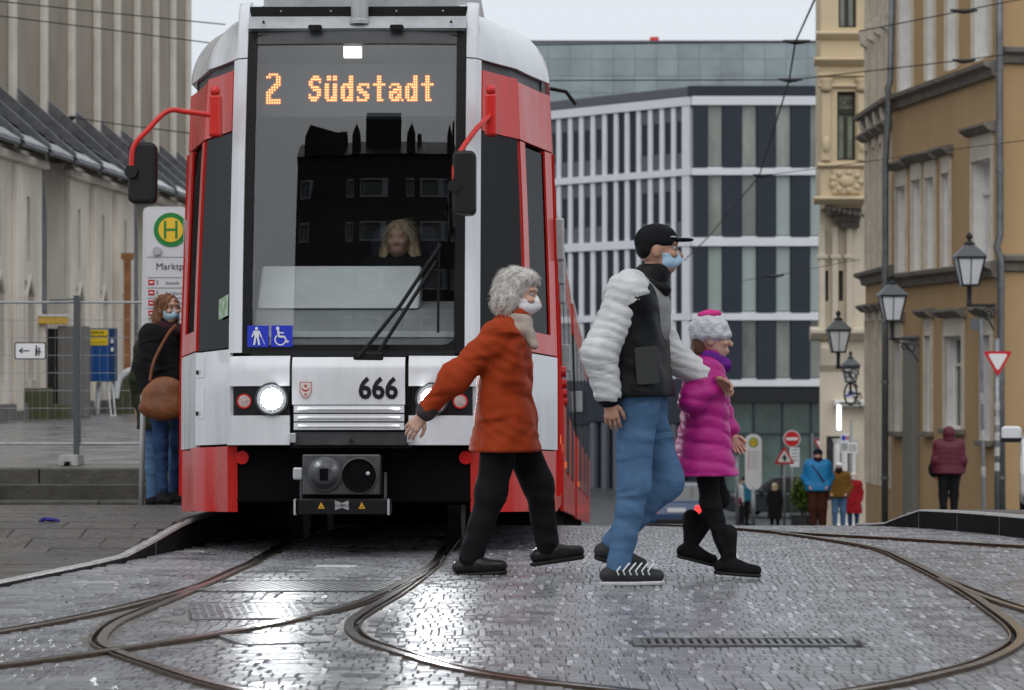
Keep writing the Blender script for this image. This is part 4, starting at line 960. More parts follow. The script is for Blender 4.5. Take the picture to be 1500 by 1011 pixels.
# ------------------------------------------------------------------ dark house across the square (seen mirrored in the windscreen)
rb = thing('reflected_house', 'dark house with pale window frames mirrored in the windscreen', 'house', (0, -26, 0))
mb = MB(); holes = [(x, x + 1.6, z, z + 1.5) for x in range(-10, 18, 3) for z in (2.2, 5.6, 9.0, 12.4, 16., 19.4)]
M_rb = mat('dark_plaster', (.055, .053, .05), .8, var=.2, scale=1)
wall_holes(mb, -10.8, 18.5, 0, 22.8, holes, 0, -.3); mb.build('wall', M_rb, rb); MB().box(-10.8, 18.5, -8, -.35, 0, 22.8).build('core', M_rb, rb)
MB().prism([(0.3, 22.8), (-8.2, 22.8), (-4, 26.0)], -11.1, 18.8, axis='x').build('roof', M_slate, rb)
for h in holes:
    f = MB(); t = .12; f.box(h[0], h[0]+t, -.1, .06, h[2], h[3]); f.box(h[1]-t, h[1], -.1, .06, h[2], h[3]); f.box(h[0]+t, h[1]-t, -.1, .06, h[3]-t, h[3]); f.box(h[0]+t, h[1]-t, -.1, .06, h[2], h[2]+t); f.box((h[0]+h[1])/2 - .04, (h[0]+h[1])/2 + .04, -.1, .05, h[2]+t, h[3]-t)
    w = f.build('window', M_ocw, rb); MB().box(h[0], h[1], -.2, -.18, h[2], h[3]).build('pane', M_opane, w)

for x, w, h in ((-8.5, .9, 26.6), (-3.2, 1.1, 28.2), (1.5, .8, 26.2), (6., 1.2, 27.5)):
    MB().box(x, x + w, -5, -3, 23, h).build('chimney', M_rb, rb)
for x in (-9.6, -6., -1., 3.5):
    MB().prism([(x, 22.9), (x + 1.8, 22.9), (x + 1.8, 24.6), (x + .9, 25.6), (x, 24.6)], -3., .1).build('dormer', M_rb, rb)
# ------------------------------------------------------------------ wall lanterns
M_lglass = mat('frosted_lantern_pane', (.62, .63, .64), .35, var=.08, scale=5)
M_lbody = mat('lantern_black', (.02, .021, .022), .4, metal=.3)
M_opal = mat('lantern_inner_opal', (.5, .5, .5), .5)
def lantern(px, py, Y, armdx, label, sc=1., group=None):
    s = FPX/Y; c = W(px, py, Y)      # centre of the glass body
    o = thing('wall_lantern', label, 'lantern', (c.x, c.y, c.z), 0, group)
    sc *= .86; a, b, h = .18*sc, .31*sc, .62*sc       # half widths bottom and top, height
    fr = MB()
    for sx in (-1, 1):
        for sy in (-1, 1): fr.tube([(sx*a, sy*a, -h/2), (sx*b, sy*b, h/2)], .022*sc, 6)
    for hw, z in ((a, -h/2), (b, h/2)):
        fr.box(-hw - .02, hw + .02, -hw - .02, -hw + .02, z - .02, z + .02); fr.box(-hw - .02, hw + .02, hw - .02, hw + .02, z - .02, z + .02)
        fr.box(-hw - .02, -hw + .02, -hw + .02, hw - .02, z - .02, z + .02); fr.box(hw - .02, hw + .02, -hw + .02, hw - .02, z - .02, z + .02)
    fr.tube([(0, -a, -h/2), (0, -b, h/2)], .014*sc, 6); fr.build('frame', M_lbody, o)
    for k in range(4):
        M = Matrix.Rotation(k*math.pi/2, 4, 'Z'); e = .02
        MB().add([M @ Vector(v) for v in ((-a + e, -a, -h/2), (a - e, -a, -h/2), (b - e, -b, h/2), (-b + e, -b, h/2))], [(0, 1, 2, 3)]).build('pane', M_lglass, o)
    MB().lathe([(.05, -h/2), (.09, -.1), (.09, .12), (.04, .2)], 12).build('lamp_bulb', M_opal, o, smooth=True)
    n = 4; rf = MB(); q = b + .06*sc
    rf.add([(-q, -q, h/2 + .02), (q, -q, h/2 + .02), (q, q, h/2 + .02), (-q, q, h/2 + .02)] + [(x*.1*sc, y*.1*sc, h/2 + .30*sc) for x, y in ((-1, -1), (1, -1), (1, 1), (-1, 1))], [(0, 1, 5, 4), (1, 2, 6, 5), (2, 3, 7, 6), (3, 0, 4, 7), (4, 5, 6, 7), (3, 2, 1, 0)])
    r_ = rf.build('roof', mat('lantern_roof_grey', (.10, .105, .11), .4, metal=.4), o)
    MB().lathe([(.13*sc, h/2 + .30*sc), (.13*sc, h/2 + .34*sc), (.05*sc, h/2 + .38*sc), (.04*sc, h/2 + .42*sc), (.08*sc, h/2 + .47*sc), (.07*sc, h/2 + .52*sc), (.02*sc, h/2 + .58*sc)], 10).build('finial', M_lbody, r_, smooth=True)
    ar = MB(); z = -h/2 - .45*sc; L = armdx/s
    ar.tube([(0, 0, -h/2), (0, 0, z + .1), (0, 0, z)], [.06*sc, .05*sc, .07*sc], 8); ar.tube([(-.06, 0, z), (L, 0, z)], .035*sc, 8)
    ar.build('bracket', M_lbody, o)
    sg = 1 if L > 0 else -1
    scr = MB(); aL = abs(L)
    scr.tube([(L - sg*.02, 0, z - .55*sc)] + [(sg*(aL*.15 + (aL*.8)*t), 0, z - .06 - .5*sc*t*t) for t in (1, .8, .6, .4, .2, 0)], .022*sc, 6)
    for cx, rr in ((.72, .17), (.45, .10)):
        scr.tube([(sg*aL*cx + sg*rr*sc*(1 - .1*k/4)*math.cos(.6*k)*(1 - k*.04), 0, z - .2*sc + rr*sc*math.sin(.6*k)*(1 - k*.04)) for k in range(16)], .02*sc, 6)
    scr.build('scrollwork', M_lbody, o)
    return o
lantern(1420, 398, 55.5, 38, 'black lantern on a scrolled bracket beside the corner drainpipe')
lantern(1307, 452, 56.5, 40, 'black lantern in front of the dark drainpipe of the ochre house', .92)
lantern(1228, 500, 62, 30, 'black lantern hanging out before the cream oriel house', .88)
lantern(1246, 548, 76, 16, 'small pale lantern lower down the street above the shop sign', .8)
# ------------------------------------------------------------------ signs
M_signw = mat('sign_white', (.74, .75, .76), .45, var=.03, scale=6); M_signr = mat('sign_red', (.55, .015, .02), .4); M_pole = mat('galvanised_pole', (.26, .27, .28), .4, metal=.6, var=.2, scale=6)
M_signg = mat('sign_back_grey', (.12, .125, .13), .5, metal=.3); M_stick = mat('worn_stickers', (.3, .3, .3), .7, col2=(.6, .58, .55), scale=14, var=.5)
M_hgreen = mat('stop_green', (.02, .22, .05), .45); M_hyel = mat('stop_yellow', (.85, .55, .04), .45)
def pole(o, h, r=.035, name='pole', y=.03, x=0): MB().tube([(x, y, 0), (x, y, h)], r, 10).build(name, M_pole, o, smooth=True)
def tri(r, up, rd=.06, n=5):
    a0 = 90 if up else -90; c = [((r - rd)*math.cos(R(a0 + 120*k)), (r - rd)*math.sin(R(a0 + 120*k))) for k in range(3)]; pts = []
    for k in range(3):
        base = a0 + 120*k - 60
        pts += [(c[k][0] + rd*math.cos(R(base + 120*j/n)), c[k][1] + rd*math.sin(R(base + 120*j/n))) for j in range(n + 1)]
    return pts
def tri_sign(o, z, side, up, y=0., x=0.):
    r = side/math.sqrt(3); f = lambda rr: [(x + a, z + b) for a, b in tri(rr, up, .05*side/.9)]
    s = MB().prism(f(r), y - .004, y).build('sign_plate', M_signr if True else None, o)
    MB().prism(f(r*.66), y - .010, y - .005).build('sign_face', M_signw, s); MB().prism(f(r*1.0), y + .001, y + .006).build('sign_back', M_signg, s)
    return s
# give way sign near the corner pipe
Y = 54.0; g = gz(Y) + .12
o = thing('give_way_sign', 'red and white give way triangle on a stickered pole at the house corner', 'road sign', (WX(1461, Y), Y, g)); zc = WZ(527, Y) - g
pole(o, zc + .4, .05); tri_sign(o, zc, 35*Y/FPX*1.12, False, -.05)
for k in range(5): MB().lathe([(.053, 0), (.053, .16)], 10, Matrix.Translation((0, .03, 1.0 + k*.29))).build('sticker', M_stick, o)
Y = 54.5; g = gz(Y) + .12
o = thing('sign_pole', 'slim grey pole with a small sign turned edge on beside the windows', 'pole', (WX(1440, Y), Y, g)); zt2 = WZ(468, Y) - g
MB().tube([(.02, 0, 0), (-.04, 0, zt2)], .04, 8).build('pole', M_pole, o); MB().box(-.24, -.0, -.03, .0, zt2 - .2, zt2 + .02).build('sign_plate', M_signg, o)
for k in range(3): MB().lathe([(.046, 0), (.046, .2)], 8, Matrix.Translation((.008 - .012*k, 0, .9 + k*.7))).build('sticker', M_stick, o)
# far signs by the lower stop
Y = 96.; g = gz(Y); s_ = FPX/Y
def at(px, py=None): return WX(px, Y)
o = thing('no_entry_sign', 'round red no entry sign with a white notice below it', 'road sign', (WX(1160, Y), Y, g)); zc = WZ(643, Y) - g
pole(o, zc + .3, .04); dd = MB().disc((0, 0, zc), 12.5/s_, 28, 'y', th=.01).build('rim', M_signw, o); MB().disc((0, -.012, zc), 11.2/s_, 28, 'y', th=.008).build('disc', M_signr, o); MB().box(-8.5/s_, 8.5/s_, -.03, -.021, zc - 2/s_, zc + 2/s_).build('bar', M_signw, o)
MB().box(-3/s_, 11/s_, -.01, 0, WZ(684, Y) - g, WZ(656, Y) - g).build('notice', M_signw, o)
for k in range(4): MB().box(0, 9/s_, -.014, -.011, WZ(660 + 5*k, Y) - g, WZ(658.6 + 5*k, Y) - g).build('text_line', M_signg, o)
Y = 92.; g = gz(Y); s_ = FPX/Y
o = thing('priority_sign', 'red bordered warning triangle with a black arrow on a thin pole', 'road sign', (WX(1149, Y), Y, g)); zc = WZ(671, Y) - g
pole(o, zc + .2, .035); s = tri_sign(o, zc, 28/s_, True, -.03)
MB().add([(x/s_, -.045, zc + z/s_) for x, z in ((-1.5, -4.5), (1.5, -4.5), (1.5, -1), (4, -1), (0, 6), (-4, -1), (-1.5, -1))], [tuple(range(7))]).build('arrow', M_txtb, s)
Y = 105.; g = gz(Y); s_ = FPX/Y
o = thing('traffic_light', 'traffic light with a give way triangle and two white signals lit', 'traffic light', (WX(1217, Y), Y, g)); zc = WZ(650, Y) - g
pole(o, WZ(633, Y) - g, .05); MB().box(-4/s_, 5/s_, -.15, .0, WZ(672, Y) - g, WZ(636, Y) - g).build('signal_head', M_black, o, bevel=.02)
M_sigw = mat('signal_white_lit', (.9, .9, .9), .4, emit=(1, 1, 1), estr=1.5)
for py in (640, 648): MB().disc((.0, -.16, WZ(py, Y) - g), 2.2/s_, 12, 'y', th=.02).build('signal_lamp', M_sigw, o)
MB().box(-26/s_, -5/s_, -.02, .0, WZ(668, Y) - g, WZ(640, Y) - g).build('back_board', M_signg, o); MB().tube([(-27/s_, 0, 0), (-27/s_, 0, WZ(635, Y) - g)], .05, 8).build('pole', M_pole, o)
tri_sign(o, WZ(650, Y) - g, 18/s_, False, -.05, -15/s_)
o = thing('notice_board', 'cluster of small white notices on a post before the cream house', 'sign', (WX(1247, 84), 84, gz(84))); s_ = FPX/84; g = gz(84)
pole(o, WZ(615, 84) - g, .04)
for (a, b, c, d) in ((-16, -4, 635, 662), (-6, 9, 648, 664)): MB().box(a/s_, b/s_, -.03 - (a > -10)*.02, -.01 - (a > -10)*.02, WZ(d, 84) - g, WZ(c, 84) - g).build('notice', M_signw, o)
MB().box(-14/s_, -9/s_, -.04, -.031, WZ(645, 84) - g, WZ(638, 84) - g).build('blue_symbol', M_blue, o); MB().box(-8/s_, -5/s_, -.04, -.031, WZ(644, 84) - g, WZ(639, 84) - g).build('red_symbol', M_signr, o)
for k in range(3): MB().box(-4/s_, 7/s_, -.06, -.051, WZ(653 + 3.5*k, 84) - g, WZ(652 + 3.5*k, 84) - g).build('text_line', M_signg, o)
for k in range(4): MB().box((-14 + 2.4*k)/s_, (-13 + 2.4*k)/s_, -.04, -.031, WZ(660, 84) - g, WZ(649, 84) - g).build('text_line', M_txtb, o)
# hanging shop emblem and lit tube
o = thing('hanging_sign', 'wrought iron hanging shop sign with a round white and blue emblem', 'shop sign', W(1246, 577, 78)); s_ = FPX/78
MB().tube([(12*math.cos(a*math.pi/12)/s_*.75, 0, 16*math.sin(a*math.pi/12)/s_) for a in range(25)], .03, 6).build('ring', M_lbody, o); MB().disc((0, -.01, 0), 8/s_, 20, 'y', th=.02).build('emblem', M_signw, o)
MB().box(-7/s_, 7/s_, -.04, -.035, -2/s_, 1/s_, M=Matrix.Rotation(R(-20), 4, 'Y')).build('emblem_band', M_blue, o); MB().prism([(-4/s_, 1/s_), (4/s_, 2/s_), (0, 9/s_)], -.05, -.04).build('emblem_peak', M_signg, o)
MB().tube([(-16/s_, 0, -14/s_), (16/s_, 0, -14/s_)], .03, 6).build('bracket', M_lbody, o)
o = thing('light_tube', 'bright vertical white light tube on the shop front', 'lamp', W(1229, 615, 80)); MB().prism(rrect(-.06, .06, -.3, .42, .05), -.05, .05).build('tube', mat('light_tube_lit', (.9, .9, .9), .4, emit=(1, 1, 1), estr=1.8), o)
# far stop pillar with H and LED board
Y = 93.; g = gz(Y); s_ = FPX/Y
o = thing('stop_pillar', 'white rounded tram stop pillar with a small yellow H roundel', 'stop sign', (WX(1103.5, Y), Y, g)); z0, z1 = WZ(718, Y) - g, WZ(636, Y) - g
pole(o, z0 + .1, .07, 'post', 0); b = MB().prism(rrect(-12/s_, 12/s_, z0, z1, 11/s_, 8), -.06, .06).build('panel', M_signw, o)
zc = WZ(648, Y) - g; MB().disc((0, -.065, zc), 7/s_, 20, 'y', th=.01).build('roundel_rim', M_hgreen, b); MB().disc((0, -.078, zc), 5.4/s_, 20, 'y', th=.008).build('roundel', M_hyel, b)
text('roundel_letter', 'H', .22, (0, -.09, zc), M_hgreen, o, bold=.004)
for k in range(7): MB().box(-8/s_, -6/s_, -.07, -.062, WZ(663 + 4*k, Y) - g, WZ(661 + 4*k, Y) - g).build('line_mark', M_signr, b)
for k in range(7): MB().box(-4/s_, 8/s_, -.07, -.062, WZ(662.6 + 4*k, Y) - g, WZ(661.6 + 4*k, Y) - g).build('text_line', M_lgrey, b)
o = thing('departure_board', 'dark departure board with amber digits beside the white stop pillar', 'display', (WX(1080, 95), 95, gz(95))); s_ = FPX/95; g = gz(95)
MB().box(-20/s_, 12/s_, -.1, .1, WZ(662, 95) - g, WZ(643, 95) - g).build('case', M_black, o); pole(o, WZ(662, 95) - g, .06)
for r_ in (0, 1):
    for k in range(9):
        if k != 5: MB().box((-17 + 3*k)/s_, (-15.2 + 3*k)/s_, -.12, -.11, WZ(651 + 7*r_, 95) - g, WZ(647 + 7*r_, 95) - g).build('digit', mat('amber_digit', (.1, .03, .01), .5, emit=(1, .22, .05), estr=.55), o)
# near stop sign
Y = 23.0; g = gz(Y) + kerb_h(Y); s_ = FPX/Y; K = lambda px: (px - 207)/s_; ZZ = lambda py: WZ(py, Y) - g
st = thing('stop_sign', 'tall white tram stop board with a green and yellow H', 'stop sign', (WX(207, Y), Y, g))
MB().tube([(0, 0, 0), (.01, 0, ZZ(640)), (.035, 0, ZZ(315))], .022, 10).build('post', mat('pale_grey_post', (.5, .51, .52), .4, metal=.2), st, smooth=True)
MB().tube([(K(272), 0, 0), (K(272), 0, ZZ(310))], .022, 10).build('post', MATS['pale_grey_post'], st, smooth=True)
bd = MB().prism(rrect(K(210), K(275), ZZ(600), ZZ(303), .05, 5), -.03, .03).build('board', mat('board_rim', (.62, .63, .65), .4), st)
MB().prism(rrect(K(214), K(273), ZZ(598), ZZ(309), .03, 4), -.034, -.031).build('face', mat('board_face', (.66, .67, .70), .5), bd)
cx, cz = K(251), ZZ(337); MB().disc((cx, -.036, cz), 25/s_, 36, 'y', th=.004).build('roundel_rim', M_hgreen, bd); MB().disc((cx, -.041, cz), 18/s_, 36, 'y', th=.003).build('roundel', M_hyel, bd)
mb = MB(); 
for a, b, c, d in ((-10, -6.5, -13, 13), (6.5, 10, -13, 13), (-6.5, 6.5, -1.7, 1.7)): mb.box(cx + a/s_, cx + b/s_, -.046, -.0445, cz + c/s_, cz + d/s_)
mb.build('roundel_letter', M_hgreen, bd)
MB().disc((K(231), -.036, ZZ(368)), .035, 16, 'y', th=.02).build('speaker', M_lgrey, bd)
M_dark_txt = mat('dark_grey_print', (.04, .04, .045), .6)
text('stop_name', 'Marktplatz', .078, (K(229), -.038, ZZ(391)), M_dark_txt, st, align='LEFT')
for py in (377, 407, 422, 437, 452, 467, 482, 497): MB().box(K(216), K(272), -.0365, -.035, ZZ(py) - .002, ZZ(py) + .002).build('divider', M_signg, bd)
for py, n_, t_ in ((414, '2', 'Südstadt'), (429, '5', 'Bad Dürrenberg'), (444, '10', 'Hauptbahnhof'), (459, '94', '')):
    MB().box(K(218), K(227), -.037, -.035, ZZ(py + 4), ZZ(py - 4)).build('line_mark', M_signr, bd); MB().box(K(220), K(225), -.039, -.0375, ZZ(py + 1.2), ZZ(py - 1.2)).build('line_mark_text', M_signw, bd)
    text('line_number', n_, .045, (K(229), -.038, ZZ(py)), M_dark_txt, st, align='LEFT')
    if t_: text('destination', t_, .032, (K(243), -.038, ZZ(py + 1)), M_dark_txt, st, align='LEFT')
# ------------------------------------------------------------------ construction fence
Y = 31.6; g = sq_z(Y); s_ = FPX/Y; K = lambda px: (px - 115)/s_; ZZ = lambda py: WZ(py, Y) - g
M_galv = mat('galvanised_steel', (.30, .315, .325), .45, metal=.5, var=.15, scale=10)
def fence(x0, x1, label):
    o = thing('mesh_fence', label, 'fence', (WX(115, Y), Y, g))
    h = ZZ(443); lo = ZZ(650)
    MB().tube([(x0, 0, lo), (x0, 0, h), (x1, 0, h), (x1, 0, lo), (x0, 0, lo)], .018, 8).build('frame', M_galv, o)
    mb = MB(); x = x0 + .05
    while x < x1:
        mb.tube([(x, 0, lo), (x, 0, h)], .0016, 4, cap=False); x += .085
    z = lo + .12
    for z in np.linspace(lo, h, 9)[1:-1]: mb.tube([(x0, 0, z), (x1, 0, z)], .003, 4, cap=False)
    tag(mb.build('wire_mesh', M_galv, o), kind='stuff'); return o
f1 = fence(K(-150), K(110), 'wire construction fence panel carrying the small white arrow sign'); f2 = fence(K(117), K(330), 'wire construction fence panel in front of the blue box')
o = thing('fence_post', 'dark steel post joining the two fence panels', 'fence post', (WX(113, Y), Y - .05, g)); MB().box(-.03, .03, -.02, .02, 0, ZZ(433)).build('post', mat('dark_steel_post', (.09, .1, .105), .5, metal=.5), o); MB().tube([(-.3, 0, ZZ(440)), (.05, 0, ZZ(438))], .012, 6).build('coupler', M_signg, o)
o = thing('concrete_block', 'pale concrete foot block holding the fence on the top step', 'fence foot', (WX(104, Y), Y - .05, g)); mb = MB(); mb.prism([(-.11, 0), (-.05, 0), (-.04, .045), (.03, .045), (.04, 0), (.11, 0), (.10, .12), (-.10, .12)], -.15, .3); mb.build('block', mat('foot_concrete', (.34, .34, .32), .8, var=.2, scale=9, bump=.2), o, bevel=.01)
o = thing('detour_sign', 'small white rectangular sign with an arrow and pedestrians hung on the fence', 'sign', W(44.5, 514, Y - .06)); hw, hh = 23/s_, 12.5/s_
b = MB().prism(rrect(-hw, hw, -hh, hh, .02), -.006, .0).build('rim', M_txtb, o); MB().prism(rrect(-hw + .012, hw - .012, -hh + .012, hh - .012, .015), -.009, -.007).build('face', M_signw, b)
mb = MB(); q = 1/s_
def bar2(a, b, w):
    d = Vector((b[0]-a[0], b[1]-a[1])).normalized(); n = Vector((-d.y, d.x))*w/2; mb.add([((a[0]+n.x)*q, -.011, (a[1]+n.y)*q), ((b[0]+n.x)*q, -.011, (b[1]+n.y)*q), ((b[0]-n.x)*q, -.011, (b[1]-n.y)*q), ((a[0]-n.x)*q, -.011, (a[1]-n.y)*q)], [(0, 1, 2, 3)])
bar2((-16, 0), (-1, 0), 1.8); bar2((-16, 0), (-11, 4), 1.6); bar2((-16, 0), (-11, -4), 1.6)
for c, h in ((9, 1.), (13, .6)):
    bar2((c, -6), (c, 4*h), 3.2*h); bar2((c, -6), (c - 2, -7.5), 1.4); bar2((c + 1, 0), (c + 3.5, -3), 1.3); mb.add([((c + 1.6*math.cos(a*math.pi/4))*q, -.0112, (6.4*h - (1-h)*1 + 1.6*math.sin(a*math.pi/4))*q) for a in range(8)], [tuple(range(8))])
mb.build('pictogram', M_txtb, b)
# blue box with yellow notice
Y = 60.; g = sq_z(Y); s_ = FPX/Y; K = lambda px: (px - 147)/s_; ZZ = lambda py: WZ(py, Y) - g
o = thing('blue_cabinet', 'blue site cabinet on thin legs with a yellow warning notice', 'cabinet', (WX(147, Y), Y, g)); M_bcab = mat('cabinet_blue', (.008, .07, .26), .45, var=.1, scale=3)
MB().box(K(125), K(163), -.25, .2, ZZ(559), ZZ(481)).build('body', M_bcab, o, bevel=.015); MB().box(K(163.5), K(170), -.2, .2, ZZ(558), ZZ(481)).build('side_panel', mat('cabinet_side', (.01, .04, .12), .5), o)
MB().box(K(127), K(161), -.262, -.252, ZZ(506), ZZ(483)).build('notice', mat('notice_yellow', (.80, .55, .01), .5), o)
text('notice_text', 'Betreten der\nBaustelle verboten!', .085, ((K(127)+K(161))/2, -.266, ZZ(490)), M_txtb, o, bold=.002, sx=.72); text('notice_text', 'Eltern haften für ihre Kinder', .05, ((K(127)+K(161))/2, -.266, ZZ(502)), M_txtb, o, sx=.72)
for py in (500, 512): MB().box(K(164.5), K(168), -.215, -.202, ZZ(py + 3), ZZ(py - 3)).build('label', M_signw, o)
for a, b in ((158, 165), (165, 171), (128, 126)): MB().tube([(K(a), -.1, ZZ(559)), (K(b), -.2, 0)], .018, 6).build('leg', M_signw, o)
MB().tube([(K(165), -.2, .01), (K(171), -.2, .01)], .018, 6).build('foot_bar', M_signw, o)
MB().tube([(K(141), .1, 0), (K(144), .1, ZZ(560))], .05, 8).build('hose', M_signw, o, smooth=True)
# bits by the church wall
o = thing('white_chute', 'bent white plastic pipe lying beside the mossy stones', 'pipe', (WX(186, 62), 62, sq_z(62)))
MB().tube(catmull([(-.25, 0, .35), (-.18, 0, .75), (0, 0, .93), (.15, 0, .95), (.28, 0, .88)], 6), .07, 8).build('pipe', M_signw, o, smooth=True)
for px, w, h, Yb, lb in ((190, .75, .85, 63, 'mossy green stone block behind the bent white pipe'), (55, .55, .62, 57, 'mossy stone block at the foot of the church wall'), (84, .5, .3, 57.5, 'low mossy kerb stone beside the taller mossy block')):
    o = thing('stone_block', lb, 'stone', (WX(px, Yb), Yb, sq_z(Yb) - .1)); MB().box(-w/2, w/2, -.3, .3, 0, h + .1).build('block', M_moss, o, bevel=.05)
o = thing('yellow_crate', 'small yellow crate resting on a pale wall stub', 'crate', W(78, 470, 58)); MB().box(-.28, .28, -.15, .15, -.06, .08).build('crate', mat('crate_yellow', (.75, .45, .03), .5), o, bevel=.01); MB().box(-.3, .3, -.17, .17, .085, .13).build('lid', M_signw, o)
o = thing('wall_stub', 'pale plaster wall stub with a dark doorway carrying the yellow crate', 'wall', (WX(85, 58.2), 58.2, sq_z(58)))
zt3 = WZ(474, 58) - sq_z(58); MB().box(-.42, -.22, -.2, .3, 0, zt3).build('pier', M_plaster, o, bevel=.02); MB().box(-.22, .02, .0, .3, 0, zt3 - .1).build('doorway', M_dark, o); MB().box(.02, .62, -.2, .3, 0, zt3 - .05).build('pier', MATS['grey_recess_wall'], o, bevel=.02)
o = thing('rusty_beam', 'rust brown vertical post standing against the church', 'post', (WX(186, 64), 64, sq_z(64))); MB().box(-.06, .08, -.1, .1, 0, WZ(372, 64) - sq_z(64)).build('post', mat('rust_paint', (.30, .13, .055), .7, var=.3, scale=4), o); MB().box(-.12, .14, -.12, .12, WZ(380, 64) - sq_z(64), WZ(371, 64) - sq_z(64)).build('head', MATS['rust_paint'], o)
# small litter on the platform
o = thing('litter', 'flat blue wrapper lying on the wet platform', 'litter', (WX(72, 16.9), 16.9, plat_z(0, 16.9) + .006)); mb = MB(); mb.tube([(-.055, 0, 0), (-.03, .02, .012), (.02, 0, .008), (.06, .01, .0)], .012, 6); mb.build('wrapper', mat('wrapper_blue', (.02, .015, .2), .35), o)
# ------------------------------------------------------------------ overhead wires
M_wire = mat('wire_black', (.015, .015, .016), .6)
def wire(name, label, pts, r=.012, ins=(), cat='wire'):
    P = [W(*p) for p in pts]; o = thing(name, label, cat, P[0])
    MB().tube([p - P[0] for p in P], r, 6).build('cable', M_wire, o)
    for px, py, Y, w in ins:
        c = W(px, py, Y) - P[0]; s = FPX/Y
        m = MB(); m.tube([(c.x - w/s, c.y, c.z + 1/s), (c.x - w/s*.3, c.y, c.z - .5/s), (c.x + w/s*.3, c.y, c.z - .5/s), (c.x + w/s, c.y, c.z + 1/s)], [.02, .04, .04, .02], 8); m.ball((c.x, c.y, c.z - 3/s), 2/s, 8); m.build('insulator', M_lbody, o)
    return o
wire('span_wire', 'thick diagonal contact wire with cross shaped hangers by the oriel house', [(1200, -15, 40), (1165, 62, 48), (1156, 118, 54), (1112, 258, 70), (1040, 345, 84), (1002, 382, 92)], .016, ((1167, 61, 48, 20), (1158, 117, 54, 18), (1117, 257, 70, 14)))
wire('span_wire', 'straight span wire below the top of the grey clad hall', [(790, 118, 54), (1160, 117, 54), (1195, 113, 54), (1310, 100, 54), (1421, 87, 54), (1470, 80, 54)], .012, ((1412, 89, 54, 17),))
wire('span_wire', 'span wire along the roof edge of the grey clad hall', [(780, 66, 48), (1165, 61, 48)], .010)
wire('span_wire', 'span wire crossing the upper windows of the ochre house', [(1258, 46, 52), (1380, 22, 52), (1520, -6, 52)], .012, ((1412, 16, 52, 20),))
wire('span_wire', 'thin span wire crossing the navy office storeys towards the ochre house', [(1112, 258, 70), (1205, 246, 66), (1360, 224, 60), (1520, 203, 55)], .009)
wire('span_wire', 'low thin wire in front of the office block above the lanterns', [(1085, 412, 80), (1150, 401, 80), (1260, 380, 80)], .010, ((1135, 404, 80, 14),))
wire('span_wire', 'upper wire in front of the ribbed church wall', [(-20, 0, 45), (140, 17, 45), (330, 36, 45)], .010)
wire('span_wire', 'second wire sagging across the ribbed church wall', [(-20, 21, 45), (140, 41, 45), (330, 66, 45)], .010)
wire('span_wire', 'short wire tied to a church rib above the slate roofs', [(104, 172, 62), (180, 183, 58), (300, 198, 50)], .012, ((106, 172, 62, 5),))
